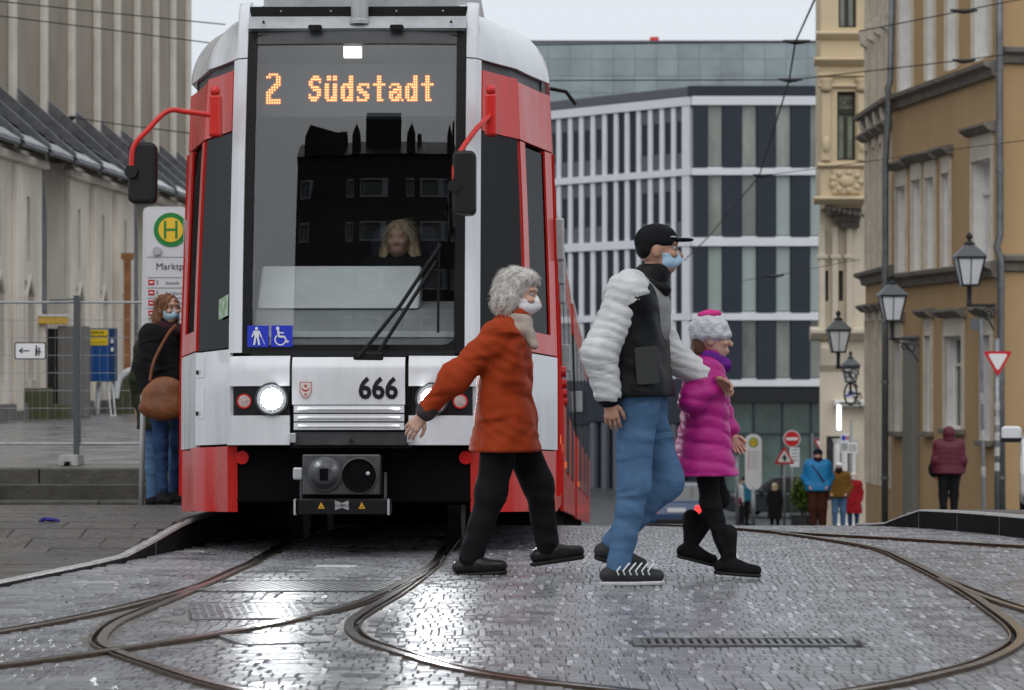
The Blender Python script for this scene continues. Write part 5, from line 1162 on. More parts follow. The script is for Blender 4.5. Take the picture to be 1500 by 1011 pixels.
# ------------------------------------------------------------------ cars
M_tyre = mat('tyre_rubber', (.015, .015, .016), .8); M_cglass = mat('car_glass', (.012, .014, .016), .05, spec=.9)
M_tail = mat('tail_light_lit', (.6, .01, .01), .3, emit=(1, .02, .02), estr=3.5)
def car(label, loc, rz, body, L=4.1, Wd=1.75, H=1.48, lit=False, roofm=None):
    """local: rear towards -y"""
    o = thing('car', label, 'car', loc, rz); prof = [(-L/2, .35), (-L/2 - .02, .62), (-L/2 + .06, .92), (-L/2 + .12, .98), (L/2 - 1.15, .98), (L/2 - .25, .84), (L/2, .62), (L/2, .32), (L/2 - .3, .22), (-L/2 + .25, .22)]
    MB().prism(prof, -Wd/2, Wd/2, axis='x').build('body', body, o, bevel=.09, seg=4)
    ca_ = [(-L/2 + .14, .97), (-L/2 + .42, H - .06), (-L/2 + .7, H), (L/2 - 2.3, H), (L/2 - 1.9, H - .06), (L/2 - 1.1, .97)]
    mb = MB(); n = len(ca_); t = .13
    vs = [(-Wd/2 + .04 + t*(z - .97)/.5, y, z) for y, z in ca_] + [(Wd/2 - .04 - t*(z - .97)/.5, y, z) for y, z in ca_]
    mb.add(vs, [tuple(range(n)), tuple(range(2*n-1, n-1, -1))] + [(i, i + n, (i+1) % n + n, (i+1) % n) for i in range(n)]); mb.build('cabin', roofm or body, o, bevel=.05, seg=3)
    def glassq(name, pts): MB().add(pts, [(0, 1, 2, 3)]).build(name, M_cglass, o)
    e = .012
    (y0, z0), (y1, z1) = ca_[0], ca_[1]; w = Wd/2 - .2
    glassq('rear_window', [(-w, y0 + .05 - e, z0 + .06), (w, y0 + .05 - e, z0 + .06), (w - .08, y1 - .03 - e, z1 - .05), (-w + .08, y1 - .03 - e, z1 - .05)])
    (y0, z0), (y1, z1) = ca_[5], ca_[4]; glassq('windscreen', [(-w, y0 - .05 + e, z0 + .04), (w, y0 - .05 + e, z0 + .04), (w - .08, y1 + .05 + e, z1 - .03), (-w + .08, y1 + .05 + e, z1 - .03)])
    for sd in (-1, 1):
        xx = lambda z: sd*(Wd/2 - .04 - t*(z - .97)/.5 + e)
        for ya, yb, yc, yd in ((-L/2 + .5, -L/2 + 1.4, -L/2 + 1.4, -L/2 + .75), (-L/2 + 1.5, L/2 - 1.45, L/2 - 2.1, -L/2 + 1.5)):
            glassq('side_window', [(xx(1.02), ya, 1.02), (xx(1.02), yb, 1.02), (xx(H - .08), yc, H - .08), (xx(H - .08), yd, H - .08)])
        for y in (-L/2 + .75, L/2 - .8):
            M = Matrix.Translation((sd*(Wd/2 - .1), y, .31)) @ Matrix.Rotation(R(90), 4, 'Y')
            wh = MB().lathe([(.2, -.1), (.29, -.1), (.31, -.07), (.31, .07), (.29, .1), (.2, .1)], 20, M).build('wheel', M_tyre, o); MB().lathe([(.0001, -.08), (.2, -.085), (.2, .085), (.0001, .08)], 16, M).build('rim', M_lgrey, wh)
        MB().box(sd*(Wd/2 - .2) - .13, sd*(Wd/2 - .2) + .13, -L/2 - .035, -L/2 + .06, .66, .86).build('tail_light', M_tail if lit else M_refl, o, bevel=.02)
        MB().box(sd*(Wd/2 - .25) - .16, sd*(Wd/2 - .25) + .16, L/2 - .12, L/2 + .015, .58, .72).build('headlight', M_lens, o, bevel=.02)
        mr = MB().prism(rrect(-.12, .12, -.085, .085, .05), -.08, .06).build('wing_mirror', body, o, bevel=.02); mr.location = (sd*(Wd/2 + .10), L/2 - 1.55, 1.02)
        MB().box(-.12, .12, -.075, .065, -.105, -.05).build('mirror_base', M_plas, mr, bevel=.01)
    MB().box(-.27, .27, -L/2 - .035, -L/2 - .0, .68, .80).build('number_plate', M_signw, o); MB().box(-.6, .6, -L/2 - .05, -L/2 + .1, .28, .48).build('bumper', M_plas, o, bevel=.03)
    return o
car('dark blue hatchback with its red tail lights lit, driving downhill', (WX(991, 84), 86, gz(86)), R(0), mat('car_blue', (.03, .07, .16), .25, coat=.5), L=4., Wd=1.78, H=1.5, lit=True, roofm=mat('car_blue_grey', (.10, .115, .14), .3, coat=.4))
car('dark grey estate car parked behind the far sign poles', (WX(1155, 108), 108, gz(108)), R(70), mat('car_dark', (.03, .035, .04), .25, coat=.5), L=4.7, Wd=1.85, H=1.6)
car('white car whose mirror pokes out in front of the ochre wall', (WX(1500, 33) + 1.02, 34.0, rp_z(34)), R(170), mat('car_white', (.72, .73, .74), .25, coat=.5))
# ------------------------------------------------------------------ potted bush
def bush(px, Y, r, label):
    g = gz(Y); o = thing('potted_bush', label, 'bush', (WX(px, Y), Y, g)); MB().lathe([(.22, 0), (.3, .35), (.32, .38), (.28, .36), (.0001, .33)], 14).build('pot', M_dgrey, o)
    MB().tube([(0, 0, .3), (0, 0, .8)], .03, 6).build('stem', mat('bark', (.06, .045, .03), .8), o)
    mb = MB(); rr = random.Random(2)
    for _ in range(1500):
        a, b = rr.uniform(0, 6.28), math.acos(rr.uniform(-1, 1)); q = r*(rr.random()**.4)*(.85 + .25*math.sin(3*a + 2*b)); c = Vector((q*math.sin(b)*math.cos(a), q*math.sin(b)*math.sin(a), .85 + 1.35*q*math.cos(b)))
        M = Matrix.Translation(c) @ Matrix.Rotation(rr.uniform(0, 6.28), 4, 'Z') @ Matrix.Rotation(rr.uniform(-1.2, 1.2), 4, 'X'); l = rr.uniform(.04, .075)
        mb.add([M @ Vector(v) for v in ((-l*.4, 0, 0), (0, -l, 0), (l*.4, 0, 0), (0, l, .01))], [(0, 1, 2, 3)])
    tag(mb.build('foliage', mat('bush_green', (.10, .16, .02), .5, island=.5), o), kind='stuff')
bush(1175, 68, .36, 'round yellow green bush in a dark pot beside the man in blue')
# ------------------------------------------------------------------ people: distance fields meshed with surface nets
def fbox(p): 
    if p[0] == 'c':
        a, b, ra, rb = (np.array(p[1]), np.array(p[2]), p[3], p[4]); r = max(ra, rb); return np.minimum(a, b) - r, np.maximum(a, b) + r
    c = np.array(p[1]); m = max(p[2]); return c - m, c + m
def field(prims, k, h, disp=None, cuts=()):
    lo = np.min([fbox(p)[0] for p in prims], 0) - 3*h; hi = np.max([fbox(p)[1] for p in prims], 0) + 3*h
    n = np.ceil((hi - lo)/h).astype(int) + 1
    ax = [lo[i] + h*np.arange(n[i]) for i in range(3)]; F = np.full(n, 1e3, np.float32)
    def ev(p, X, Y, Z):
        if p[0] == 'c':
            a = np.array(p[1], float); d = np.array(p[2], float) - a; L = max(1e-9, d @ d)
            t = np.clip(((X - a[0])*d[0] + (Y - a[1])*d[1] + (Z - a[2])*d[2])/L, 0, 1)
            return np.sqrt((X - a[0] - t*d[0])**2 + (Y - a[1] - t*d[1])**2 + (Z - a[2] - t*d[2])**2) - (p[3] + (p[4] - p[3])*t)
        c, r = p[1], p[2]; x, y, z = X - c[0], Y - c[1], Z - c[2]
        if len(p) > 3 and p[3] is not None:
            Rm = np.array(p[3]); x, y, z = (Rm[0][0]*x + Rm[1][0]*y + Rm[2][0]*z, Rm[0][1]*x + Rm[1][1]*y + Rm[2][1]*z, Rm[0][2]*x + Rm[1][2]*y + Rm[2][2]*z)
        k0 = np.sqrt((x/r[0])**2 + (y/r[1])**2 + (z/r[2])**2); k1 = np.sqrt((x/r[0]**2)**2 + (y/r[1]**2)**2 + (z/r[2]**2)**2) + 1e-9
        return k0*(k0 - 1)/k1
    for p in prims:
        a, b = fbox(p); m = k + 3*h; i0 = np.maximum(0, ((a - m - lo)/h).astype(int)); i1 = np.minimum(n, ((b + m - lo)/h).astype(int) + 2)
        sl = tuple(slice(i0[i], i1[i]) for i in range(3)); X, Y, Z = np.meshgrid(*[ax[i][sl[i]] for i in range(3)], indexing='ij', sparse=True)
        d = ev(p, X, Y, Z).astype(np.float32); f = F[sl]
        hh = np.clip(.5 + .5*(d - f)/k, 0, 1); F[sl] = d + (f - d)*hh - k*hh*(1 - hh)
    X, Y, Z = np.meshgrid(*ax, indexing='ij', sparse=True)
    if disp: F = F + disp(X, Y, Z).astype(np.float32)
    for c in cuts: F = np.maximum(F, c(X, Y, Z).astype(np.float32) if callable(c) else -ev(c, X, Y, Z).astype(np.float32))
    return F, lo
def surfnet(F, lo, h):
    ins = F < 0; A = lambda s: ins[s]; nx, ny, nz = F.shape
    def cs(dx, dy, dz): return (slice(dx, nx - 1 + dx), slice(dy, ny - 1 + dy), slice(dz, nz - 1 + dz))
    cnt = sum(ins[cs(i, j, k)].astype(np.int8) for i in (0, 1) for j in (0, 1) for k in (0, 1))
    act = np.argwhere((cnt > 0) & (cnt < 8)); 
    if len(act) == 0: return np.zeros((0, 3)), np.zeros((0, 4), int)
    idx = -np.ones((nx - 1, ny - 1, nz - 1), int); idx[tuple(act.T)] = np.arange(len(act))
    P = np.zeros((len(act), 3)); N = np.zeros(len(act)); cor = [(i, j, k) for i in (0, 1) for j in (0, 1) for k in (0, 1)]
    for a in cor:
        for ax_ in range(3):
            if a[ax_]: continue
            b = list(a); b[ax_] = 1
            fa = F[tuple((act + a).T)]; fb = F[tuple((act + b).T)]; m = (fa < 0) != (fb < 0); t = np.where(m, fa/(fa - fb + 1e-12), 0)
            q = np.array(a)[None, :] + t[:, None]*(np.array(b) - np.array(a))[None, :]; P += q*m[:, None]; N += m
    P = lo + h*(act + P/N[:, None]); fs = []
    for ax_ in range(3):
        s0 = [slice(1, -1)]*3; s0[ax_] = slice(0, F.shape[ax_] - 1); s1 = list(s0); s1[ax_] = slice(1, F.shape[ax_])
        e = np.argwhere(ins[tuple(s0)] != ins[tuple(s1)]); off = np.array([1, 1, 1]); off[ax_] = 0; e = e + off
        u, v = (ax_ + 1) % 3, (ax_ + 2) % 3; du = np.zeros(3, int); dv = np.zeros(3, int); du[u] = 1; dv[v] = 1
        q = np.stack([idx[tuple((e - du - dv).T)], idx[tuple((e - dv).T)], idx[tuple(e.T)], idx[tuple((e - du).T)]], 1)
        fl = ins[tuple(e.T)]; q[~fl] = q[~fl][:, ::-1]; fs.append(q)
    fs = np.concatenate(fs); return P, fs[(fs >= 0).all(1)]
def blob(prims, k=.03, h=.012, disp=None, cuts=()):
    F, lo = field(prims, k, h, disp, cuts); return surfnet(F, lo, h)
def mesh_obj(name, parts, m, parent):
    vs, fs, b = [], [], 0
    for P, Q in parts: vs.append(P); fs.append(Q + b); b += len(P)
    V = np.concatenate(vs); Fc = np.concatenate(fs); me = bpy.data.meshes.new(name); me.from_pydata(V.tolist(), [], Fc.tolist())
    me.polygons.foreach_set('use_smooth', [True]*len(me.polygons)); me.materials.append(m); o = bpy.data.objects.new(name, me); COL.objects.link(o); o.parent = parent; return o
V3 = lambda *a: np.array(a, float)
def skin(c): return mat('skin_%d' % int(c[0]*1000), c, .5, var=.06, scale=20, spec=.4)
def wrinkle(m, scale=6., strength=.5, dist=.03, stretch=(1, 1, 1.)):
    """adds soft creases (ridged noise) under the fine weave of a cloth material"""
    t = m.node_tree; N = t.nodes; L = t.links; p = N['Principled BSDF']
    if 'crease' in N: return m
    tc = N.new('ShaderNodeTexCoord'); mp = N.new('ShaderNodeMapping'); mp.inputs['Scale'].default_value = stretch; mp.inputs['Rotation'].default_value = (.3, .5, .2)
    n = N.new('ShaderNodeTexNoise'); n.name = 'crease'; n.noise_type = 'RIDGED_MULTIFRACTAL'; n.inputs['Scale'].default_value = scale; n.inputs['Detail'].default_value = 2.5; n.inputs['Distortion'].default_value = .8
    L.new(tc.outputs['Object'], mp.inputs[0]); L.new(mp.outputs[0], n.inputs['Vector'])
    b = N.new('ShaderNodeBump'); b.inputs['Strength'].default_value = min(1, strength*1.25); b.inputs['Distance'].default_value = dist*1.8; L.new(n.outputs[0], b.inputs['Height'])
    old = p.inputs['Normal'].links
    if old: L.new(old[0].from_socket, b.inputs['Normal']) if False else None
    if old:
        ob = old[0].from_node; L.new(b.outputs[0], ob.inputs['Normal'])
    else: L.new(b.outputs[0], p.inputs['Normal'])
    return m
def cloth(n, c, rough=.85, bump=.15, bs=90, var=.12, wr=.5, ws=6., wst=(.8, .8, 1.5), **kw):
    kw.setdefault('spec', .1); return wrinkle(mat('fabric_' + n, c, rough, var=var, scale=12, bump=bump, bscale=bs, **kw), ws, wr, stretch=wst)
def folds(amp, f=26., ph=0.):
    return lambda X, Y, Z: amp*(np.sin(f*Z + 14*X + 3*np.sin(11*Y + 5*Z + ph) + ph)*.5 + np.sin(19*Z - 27*X + 18*Y + 2*np.sin(13*X + ph))*.35 + np.abs(np.sin(24*Z + 33*X - 8*Y + 2*np.sin(17*Z)))*.45)
def puff(amp, per): return lambda X, Y, Z: -amp*1.2*np.abs(np.sin(math.pi*(Z + .2*X + .010*np.sin(19*X + 13*Y) + .008*np.sin(23*Z + 31*Y))/per))**.7 + amp*.12*np.sin(52*X + 41*Y + 9*np.sin(17*Z))*np.sin(37*Z - 30*X) + amp*.6
def rot_z(a): c, s = math.cos(a), math.sin(a); return np.array([[c, -s, 0], [s, c, 0], [0, 0, 1]])
def head_parts(c, yaw, sc, h, tilt=0.):
    Rm = rot_z(yaw) @ np.array([[math.cos(tilt), 0, math.sin(tilt)], [0, 1, 0], [-math.sin(tilt), 0, math.cos(tilt)]])
    T = lambda x, y, z: c + Rm @ V3(x*sc, y*sc, z*sc)
    E = lambda x, y, z, a, b, d: ('e', T(x, y, z), (a*sc, b*sc, d*sc), Rm)
    pr = [E(-.012, 0, .022, .095, .076, .096), E(.02, 0, -.045, .068, .062, .072), E(.045, 0, -.085, .035, .036, .028), ('c', T(.085, 0, .005), T(.108, 0, -.028), .010*sc, .014*sc), E(.078, 0, .035, .018, .055, .014), E(.07, .038, -.02, .026, .024, .02), E(.07, -.038, -.02, .026, .024, .02), E(.083, 0, -.062, .012, .024, .009), E(.083, 0, -.072, .011, .020, .008)]
    cut = [E(.094, .031, .013, .016, .017, .009), E(.094, -.031, .013, .016, .017, .009)]
    ear = [E(-.005, s*.077, -.005, .020, .010, .032) for s in (1, -1)]
    P = blob(pr + ear, .016*sc, h, cuts=cut); return [P], T, E, Rm
def hand_parts(w, d, n, side, sc=1., curl=.35, h=.0048):
    """w wrist, d finger direction, n palm normal, side = direction of the thumb"""
    d = d/np.linalg.norm(d); n = n - d*(n @ d); n /= np.linalg.norm(n); t = np.cross(d, n); t = t if t @ side > 0 else -t
    p = lambda a, b, c: w + (d*a + t*b + n*c)*sc
    pr = [('c', p(-.04, 0, 0), p(.01, 0, 0), .026*sc, .027*sc), ('c', p(.015, .018, 0), p(.075, .026, 0), .016*sc, .014*sc), ('c', p(.015, -.012, 0), p(.072, -.02, 0), .016*sc, .013*sc), ('c', p(.015, .003, 0), p(.078, .003, 0), .017*sc, .014*sc)]
    k = blob(pr, .014*sc, h); out = [k]
    for b, L, a0 in ((.030, .072, .082), (.010, .080, .086), (-.010, .074, .083), (-.028, .058, .074)):
        c1, c2, c3 = curl*.6, curl*1.5, curl*2.2; q0 = V3(a0 - .01, b, 0); q1 = q0 + V3(math.cos(c1), .04*np.sign(b), math.sin(c1))*L*.46; q2 = q1 + V3(math.cos(c2), 0, math.sin(c2))*L*.32; q3 = q2 + V3(math.cos(c3), 0, math.sin(c3))*L*.26
        qs = [p(*q) for q in (q0, q1, q2, q3)]; out.append(blob([('c', qs[i], qs[i+1], (.0098 - .001*i)*sc, (.0092 - .001*i)*sc) for i in range(3)], .004*sc, h))
    q0, q1, q2, q3 = (.012, .018, .004), (.040, .044, .012), (.068, .054, .022), (.088, .056, .032)
    out.append(blob([('c', p(*q0), p(*q1), .013*sc, .0115*sc), ('c', p(*q1), p(*q2), .011*sc, .010*sc), ('c', p(*q2), p(*q3), .010*sc, .0085*sc)], .005*sc, h)); return out
def shoe(o, ank, toe, m, sole_m, sc=1., h=.01, stripes=None, boot=0.):
    f = toe - ank; fl = V3(f[0], f[1], 0); L = np.linalg.norm(fl); fl /= L; base = min(ank[2] - .075*sc, toe[2] - .03*sc) ; dn = V3(0, 0, 1)
    heel = ank - fl*.055*sc; hb = V3(heel[0], heel[1], ank[2] - .045*sc); tb = V3(toe[0], toe[1], toe[2])
    pr = [('c', ank + V3(0, 0, .01 + boot), ank - V3(0, 0, .02), (.046 + .01*(boot > 0))*sc, .046*sc), ('c', hb, hb*.5 + tb*.5 + V3(0, 0, .005), .040*sc, .043*sc), ('c', hb*.5 + tb*.5, tb, .045*sc, .032*sc)]
    sl = (tb[2] - hb[2] + .006*sc)/max(.05, np.linalg.norm((tb - hb)[:2]))
    flat = lambda X, Y, Z: (hb[2] - .034*sc + ((X - hb[0])*fl[0] + (Y - hb[1])*fl[1])*sl) - Z
    s = mesh_obj('shoe', [blob(pr, .03*sc, h, cuts=(flat,))], m, o)
    sp = [('c', hb - V3(0, 0, .034*sc), hb*.5 + tb*.5 - V3(0, 0, .034*sc), .040*sc, .042*sc), ('c', hb*.5 + tb*.5 - V3(0, 0, .034*sc), tb - V3(0, 0, .022*sc), .042*sc, .034*sc)]
    top = lambda X, Y, Z: Z - (hb[2] - .030*sc + ((X - hb[0])*fl[0] + (Y - hb[1])*fl[1])*sl); bot = lambda X, Y, Z: (hb[2] - .052*sc + ((X - hb[0])*fl[0] + (Y - hb[1])*fl[1])*sl) - Z
    mesh_obj('sole', [blob(sp, .02*sc, h*.8, cuts=(top, bot))], sole_m, s); return s
def strands(hair, c, n, L, wid, drop):
    """fine ribbons of hair lying on and just lifting off the hair volume"""
    rr = random.Random(n); me = hair.data; N = len(me.polygons); mb = MB(); c = Vector(c)
    for _ in range(n):
        p = me.polygons[rr.randrange(N)]; nr = p.normal; q = p.center - nr*.004
        d = Vector((-.35 + rr.uniform(-.35, .35), rr.uniform(-.35, .35), -drop + rr.uniform(-.3, .45))); d = (d - nr*d.dot(nr)).normalized()
        side = nr.cross(d).normalized()*wid*rr.uniform(.5, 1.1); l = L*rr.uniform(.5, 1.2); lift = rr.uniform(.002, .012); w = rr.uniform(-.25, .25)
        pts = [q + d*l*t + nr*(.004 + lift*t*(1.4 - t)) + side*w*6*t*t for t in (0, .35, .7, 1.)]
        vs = []
        for i, a in enumerate(pts): f = (1, 1, .8, .15)[i]; vs += [a - side*f, a + side*f]
        mb.add(vs, [(0, 1, 3, 2), (2, 3, 5, 4), (4, 5, 7, 6)])
    o = mb.build('hair_strands', me.materials[0], hair, smooth=True); tag(o, kind='stuff'); return o
def person(label, loc, yaw, J, S_, h=.012, near=True):
    """J: joints in a frame facing +x, z up, metres; S_: clothes"""
    o = thing('person', label, 'person', loc, yaw, S_.get('group')); sc = S_.get('sc', 1.); j = {k: V3(*v) for k, v in J.items()}; b = S_.get('bulk', 1.)*sc
    sk = skin(S_.get('skin', (.5, .3, .22)))
    if 'shR' not in j:
        pass
    mid = (j['hipR'] + j['hipL'])/2; ch = (j['shR'] + j['shL'])/2; nk = j['head'] - V3(.015, 0, .10*sc)
    tors = lambda g, low=0.: [('c', j['hip' + s] + V3(0, 0, low), j['sh' + s]*.75 + ch*.25 - V3(0, 0, .05*sc), (.105 + g)*b, (.092 + g)*b) for s in 'RL'] + [('c', mid + V3(0, 0, low), ch - V3(0, 0, .08*sc), (.115 + g)*b, (.105 + g)*b), ('c', j['shR'], j['shL'], (.062 + g)*b, (.062 + g)*b)]
    leg = lambda s, g: [('c', j['hip' + s], j['kn' + s], (.085 + g)*b, (.058 + g)*b), ('c', j['kn' + s], j['an' + s], (.056 + g)*b, (.040 + g)*b)]
    arm = lambda s, g: [('c', j['sh' + s], j['el' + s], (.054 + g)*b, (.042 + g)*b), ('c', j['el' + s], j['wr' + s], (.042 + g)*b, (.030 + g)*b)]
    body = [blob(tors(-.03) + leg('R', -.02) + leg('L', -.02) + arm('R', -.012) + arm('L', -.012) + [('c', ch, nk + V3(.01, 0, .04*sc), .058*sc, .052*sc)], .04, max(h, .014))]
    hp, T, E, Rm = head_parts(j['head'], S_.get('head_yaw', 0.), sc*S_.get('head_sc', 1.), min(h, .006) if near else .016, S_.get('tilt', 0.)); body += hp; hsc = sc*S_.get('head_sc', 1.)
    for s, sg in (('R', -1), ('L', 1)):
        if S_.get('nohand'): continue
        d = j['wr' + s] - j['el' + s]; d = j.get('fd' + s, d); n = j.get('pn' + s, V3(0, -sg, 0)); sdv = j.get('th' + s, V3(1, 0, .2))
        if near: body += hand_parts(j['wr' + s] + d/np.linalg.norm(d)*.035*sc, d, n, sdv, sc*1.0, S_.get('curl' + s, .4), .0048)
        else: body += [blob([('c', j['wr' + s], j['wr' + s] + d/np.linalg.norm(d)*.13*sc, .032*sc, .026*sc)], .01, .018)]
    mesh_obj('body', body, sk, o)
    if near:
        for sg in (1, -1):
            P = [blob([('e', T(.0765, sg*.031, .012), (.0115*hsc,)*3, None)], .003, .0035)]; e_ = mesh_obj('eye', P, mat('eye_white', (.42, .38, .36), .3), o)
            mesh_obj('iris', [blob([('e', T(.0845, sg*.031, .012), (.0055*hsc,)*3, None)], .002, .002)], M_txtb, e_)
    # trousers
    if 'trousers' in S_:
        g = S_.get('leg_g', .014); pr = leg('R', g) + leg('L', g) + [('c', j['hip' + s], j['hip' + s]*.6 + mid*.4 + V3(0, 0, .12*sc), (.10 + g)*b, (.10 + g)*b) for s in 'RL']
        mesh_obj('trousers', [blob(pr, .045*sc, h, folds(.005 if near else .002, 38, 1.))], S_['trousers'], o)
    # jacket
    if 'jacket' in S_:
        g = S_.get('jk_g', .028); hem = S_.get('hem', -.06)*sc; fl = S_.get('flare', 0.); pr = tors(g, 0.)
        pr += [('c', j['hip' + s], j['hip' + s] + V3(0, 0, hem), (.115 + g)*b, (.115 + g + fl)*b) for s in 'RL'] + [('c', mid, mid + V3(0, 0, hem), (.12 + g)*b, (.12 + g + fl)*b)]
        pr += [('c', ch + V3(-.01, 0, .0), nk + V3(0, 0, .0), (.085 + g*.6)*sc, (.062 + g*.5)*sc)]
        zc = mid[2] + hem; cut = [lambda X, Y, Z: zc - Z + 0*X + 0*Y, lambda X, Y, Z: Z - (nk[2] + .035*sc) + 0*X + 0*Y]
        sg_ = S_.get('sl_g', g*.75); sl = []
        sleeves = lambda s: [('c', j['sh' + s], j['el' + s], (.056 + sg_)*b, (.046 + sg_)*b), ('c', j['el' + s], j['wr' + s] - (j['wr' + s] - j['el' + s])*.05, (.047 + sg_)*b, (.036 + sg_*.8)*b)]
        dp = puff(S_['puff'][0], S_['puff'][1]) if 'puff' in S_ else folds(S_.get('fold', .005) if near else .003, 22, 2.)
        if 'sleeves' in S_:
            jk = mesh_obj('jacket', [blob(pr, .05*sc, h, folds(.004, 22, 2.), cut)], S_['jacket'], o)
            for s in 'RL': mesh_obj('sleeve', [blob(sleeves(s) + [('c', j['sh' + s] + V3(0, 0, .01), j['sh' + s]*.6 + ch*.4 + V3(0, 0, .035), (.067 + sg_)*b, (.056 + sg_)*b)], .03*sc, h, dp)], S_['sleeves'], jk)
            if 'yoke' in S_:
                yk = [('c', j['shR'] + V3(0, 0, .004), j['shL'] + V3(0, 0, .004), (.066 + g)*b, (.066 + g)*b), ('c', ch + V3(.02, 0, -.06), ch + V3(.03, 0, -.14), (.11 + g)*b, (.10 + g)*b)]; mesh_obj('yoke', [blob(yk, .05, h, None, cut)], S_['yoke'], jk)
        else: jk = mesh_obj('jacket', [blob(pr + sleeves('R') + sleeves('L'), .04*sc, h, dp, cut)], S_['jacket'], o)
        if 'cuff' in S_:
            for s in 'RL':
                d = j['wr' + s] - j['el' + s]; mesh_obj('cuff', [blob([('c', j['wr' + s] - d*.14, j['wr' + s] + d*.03, (.034 + sg_*.6)*b, (.036 + sg_*.6)*b)], .01, h)], S_['cuff'], jk)
    for nm, prims, m, k, dp in S_.get('extra', lambda *a: [])(j, T, E, hsc): mesh_obj(nm, [blob(prims, k, h if nm not in ('mask', 'hair', 'hat', 'cap', 'cap_peak', 'zip', 'strap') else min(h, .009 if near else .016), dp)], m, o)
    if 'strands' in S_:
        for ch_ in list(o.children):
            if ch_.name.split('.')[0] == 'hair': strands(ch_, j['head'], *S_['strands'])
    for (s, m1, m2, boot) in S_.get('shoes', []):
        shoe(o, j['an' + s], j['to' + s], m1, m2, sc, max(h*.8, .008), boot=boot)
    return o
FP2 = cloth('mask_white', (.78, .78, .8), .7, .05); MSB = cloth('mask_blue', (.42, .62, .78), .7, .05)
def mask(T, E, sc, big=0.): return [E(.040, 0, -.050, .062 + big*.6, .066, .050), ('c', T(.088 + big*.5, 0, -.004), T(.098 + big, 0, -.045), .014*sc, .020*sc), E(.02, .066, -.02, .05, .006, .005), E(.02, -.066, -.02, .05, .006, .005)]
M_black_c = cloth('black', (.012, .012, .013)); M_blkshoe = mat('black_leather', (.012, .012, .012), .3, bump=.1, bscale=60); M_sole = mat('black_sole', (.015, .014, .013), .6)
M_hairw = mat('white_hair', (.62, .59, .55), .6, var=.25, scale=30, bump=.6, bscale=70, stretch=(1, 1, .4))
M_jean = cloth('jeans', (.085, .165, .29), .85, .3, 160, var=.1, spec=.1, wr=.6, ws=4.5, wst=(.6, .6, 2.0)); M_jeand = cloth('dark_jeans', (.03, .06, .14), .85)
# --- woman in the rust coat
Yw = 14.7
rust = cloth('rust_coat', (.34, .044, .011), .65, .12, 60, wr=.8, ws=4.5)
J = dict(head=(.05, -.0, 1.435), shR=(-.05, -.165, 1.215), shL=(-.0, .165, 1.215), elR=(-.27, -.22, 1.02), wrR=(-.42, -.20, .845), elL=(.0, .22, .98), wrL=(.06, .2, .80), hipR=(-.03, -.09, .80), hipL=(-.01, .09, .80), knR=(-.09, -.09, .43), knL=(.15, .09, .46), anR=(-.20, -.09, .082), anL=(.20, .09, .13), toR=(-.04, -.10, .045), toL=(.36, .09, .11), fdR=(-.10, .0, -.12), pnR=(.3, .8, .1), thR=(.2, .6, -.6))
person('white haired woman in a rust red coat and white mask striding past the tram', (WX(746, Yw), Yw, 0), 0, J, dict(skin=(.55, .33, .25), jacket=rust, hem=-.17, jk_g=.032, flare=.03, sl_g=.028, fold=.010, trousers=M_black_c, leg_g=.022, curlR=.55, bulk=1.0,
   cuff=cloth('dark_cuff', (.06, .05, .05)), head_yaw=-.25, tilt=.08, strands=(2200, .045, .0022, .45), shoes=[('R', M_blkshoe, M_sole, 0), ('L', M_blkshoe, M_sole, 0)],
   extra=lambda j, T, E, s: [('hair', [E(-.03, 0, .05, .105, .098, .098), E(-.07, 0, -.02, .072, .094, .095), E(.02, 0, .095, .08, .082, .045), E(-.03, -.07, -.02, .05, .035, .075), E(-.03, .07, -.02, .05, .035, .075)], M_hairw, .03, lambda X, Y, Z: .0045*np.sin(90*X + 30*Y + 4*np.sin(40*Z))*np.sin(80*Z + 40*Y)), ('mask', mask(T, E, s, .008), FP2, .02, None), ('scarf', [('c', j['head'] + V3(-.03, -.01, -.17), j['head'] + V3(-.01, -.01, -.135), .102, .078), ('c', j['head'] + V3(.03, -.05, -.17), j['head'] + V3(.075, -.075, -.25), .05, .03)], cloth('pale_scarf', (.42, .36, .31)), .02, folds(.007, 70))]), .010)
# --- man with cap
Ym = 13.95; wht = mat('white_quilted_nylon', (.58, .58, .575), .42, var=.12, scale=14, bump=.2, bscale=22); wrinkle(wht, 9, .16, stretch=(.7, .7, 2.4)); blk = mat('black_nylon', (.006, .0065, .007), .5, spec=.18, bump=.15, bscale=30)
J = dict(head=(.10, 0, 1.635), shR=(-.06, -.19, 1.41), shL=(.03, .19, 1.40), elR=(-.20, -.25, 1.13), wrR=(-.155, -.235, .93), elL=(.15, .27, 1.14), wrL=(.34, .24, 1.01), hipR=(-.02, -.10, .89), hipL=(.02, .10, .89), knR=(-.025, -.10, .49), knL=(.15, .10, .50), anR=(-.10, -.10, .095), anL=(-.12, .11, .20), toR=(.09, -.11, .048), toL=(.02, .11, .09), fdR=(.02, .0, -.14), pnR=(.2, .9, 0), thR=(1, .2, 0), fdL=(.14, -.02, -.05), pnL=(0, -.6, -.6), thL=(0, 0, 1))
snk = mat('sneaker_mesh', (.03, .03, .032), .6, bump=.3, bscale=120); sn_s = mat('sneaker_sole', (.55, .55, .55), .5)
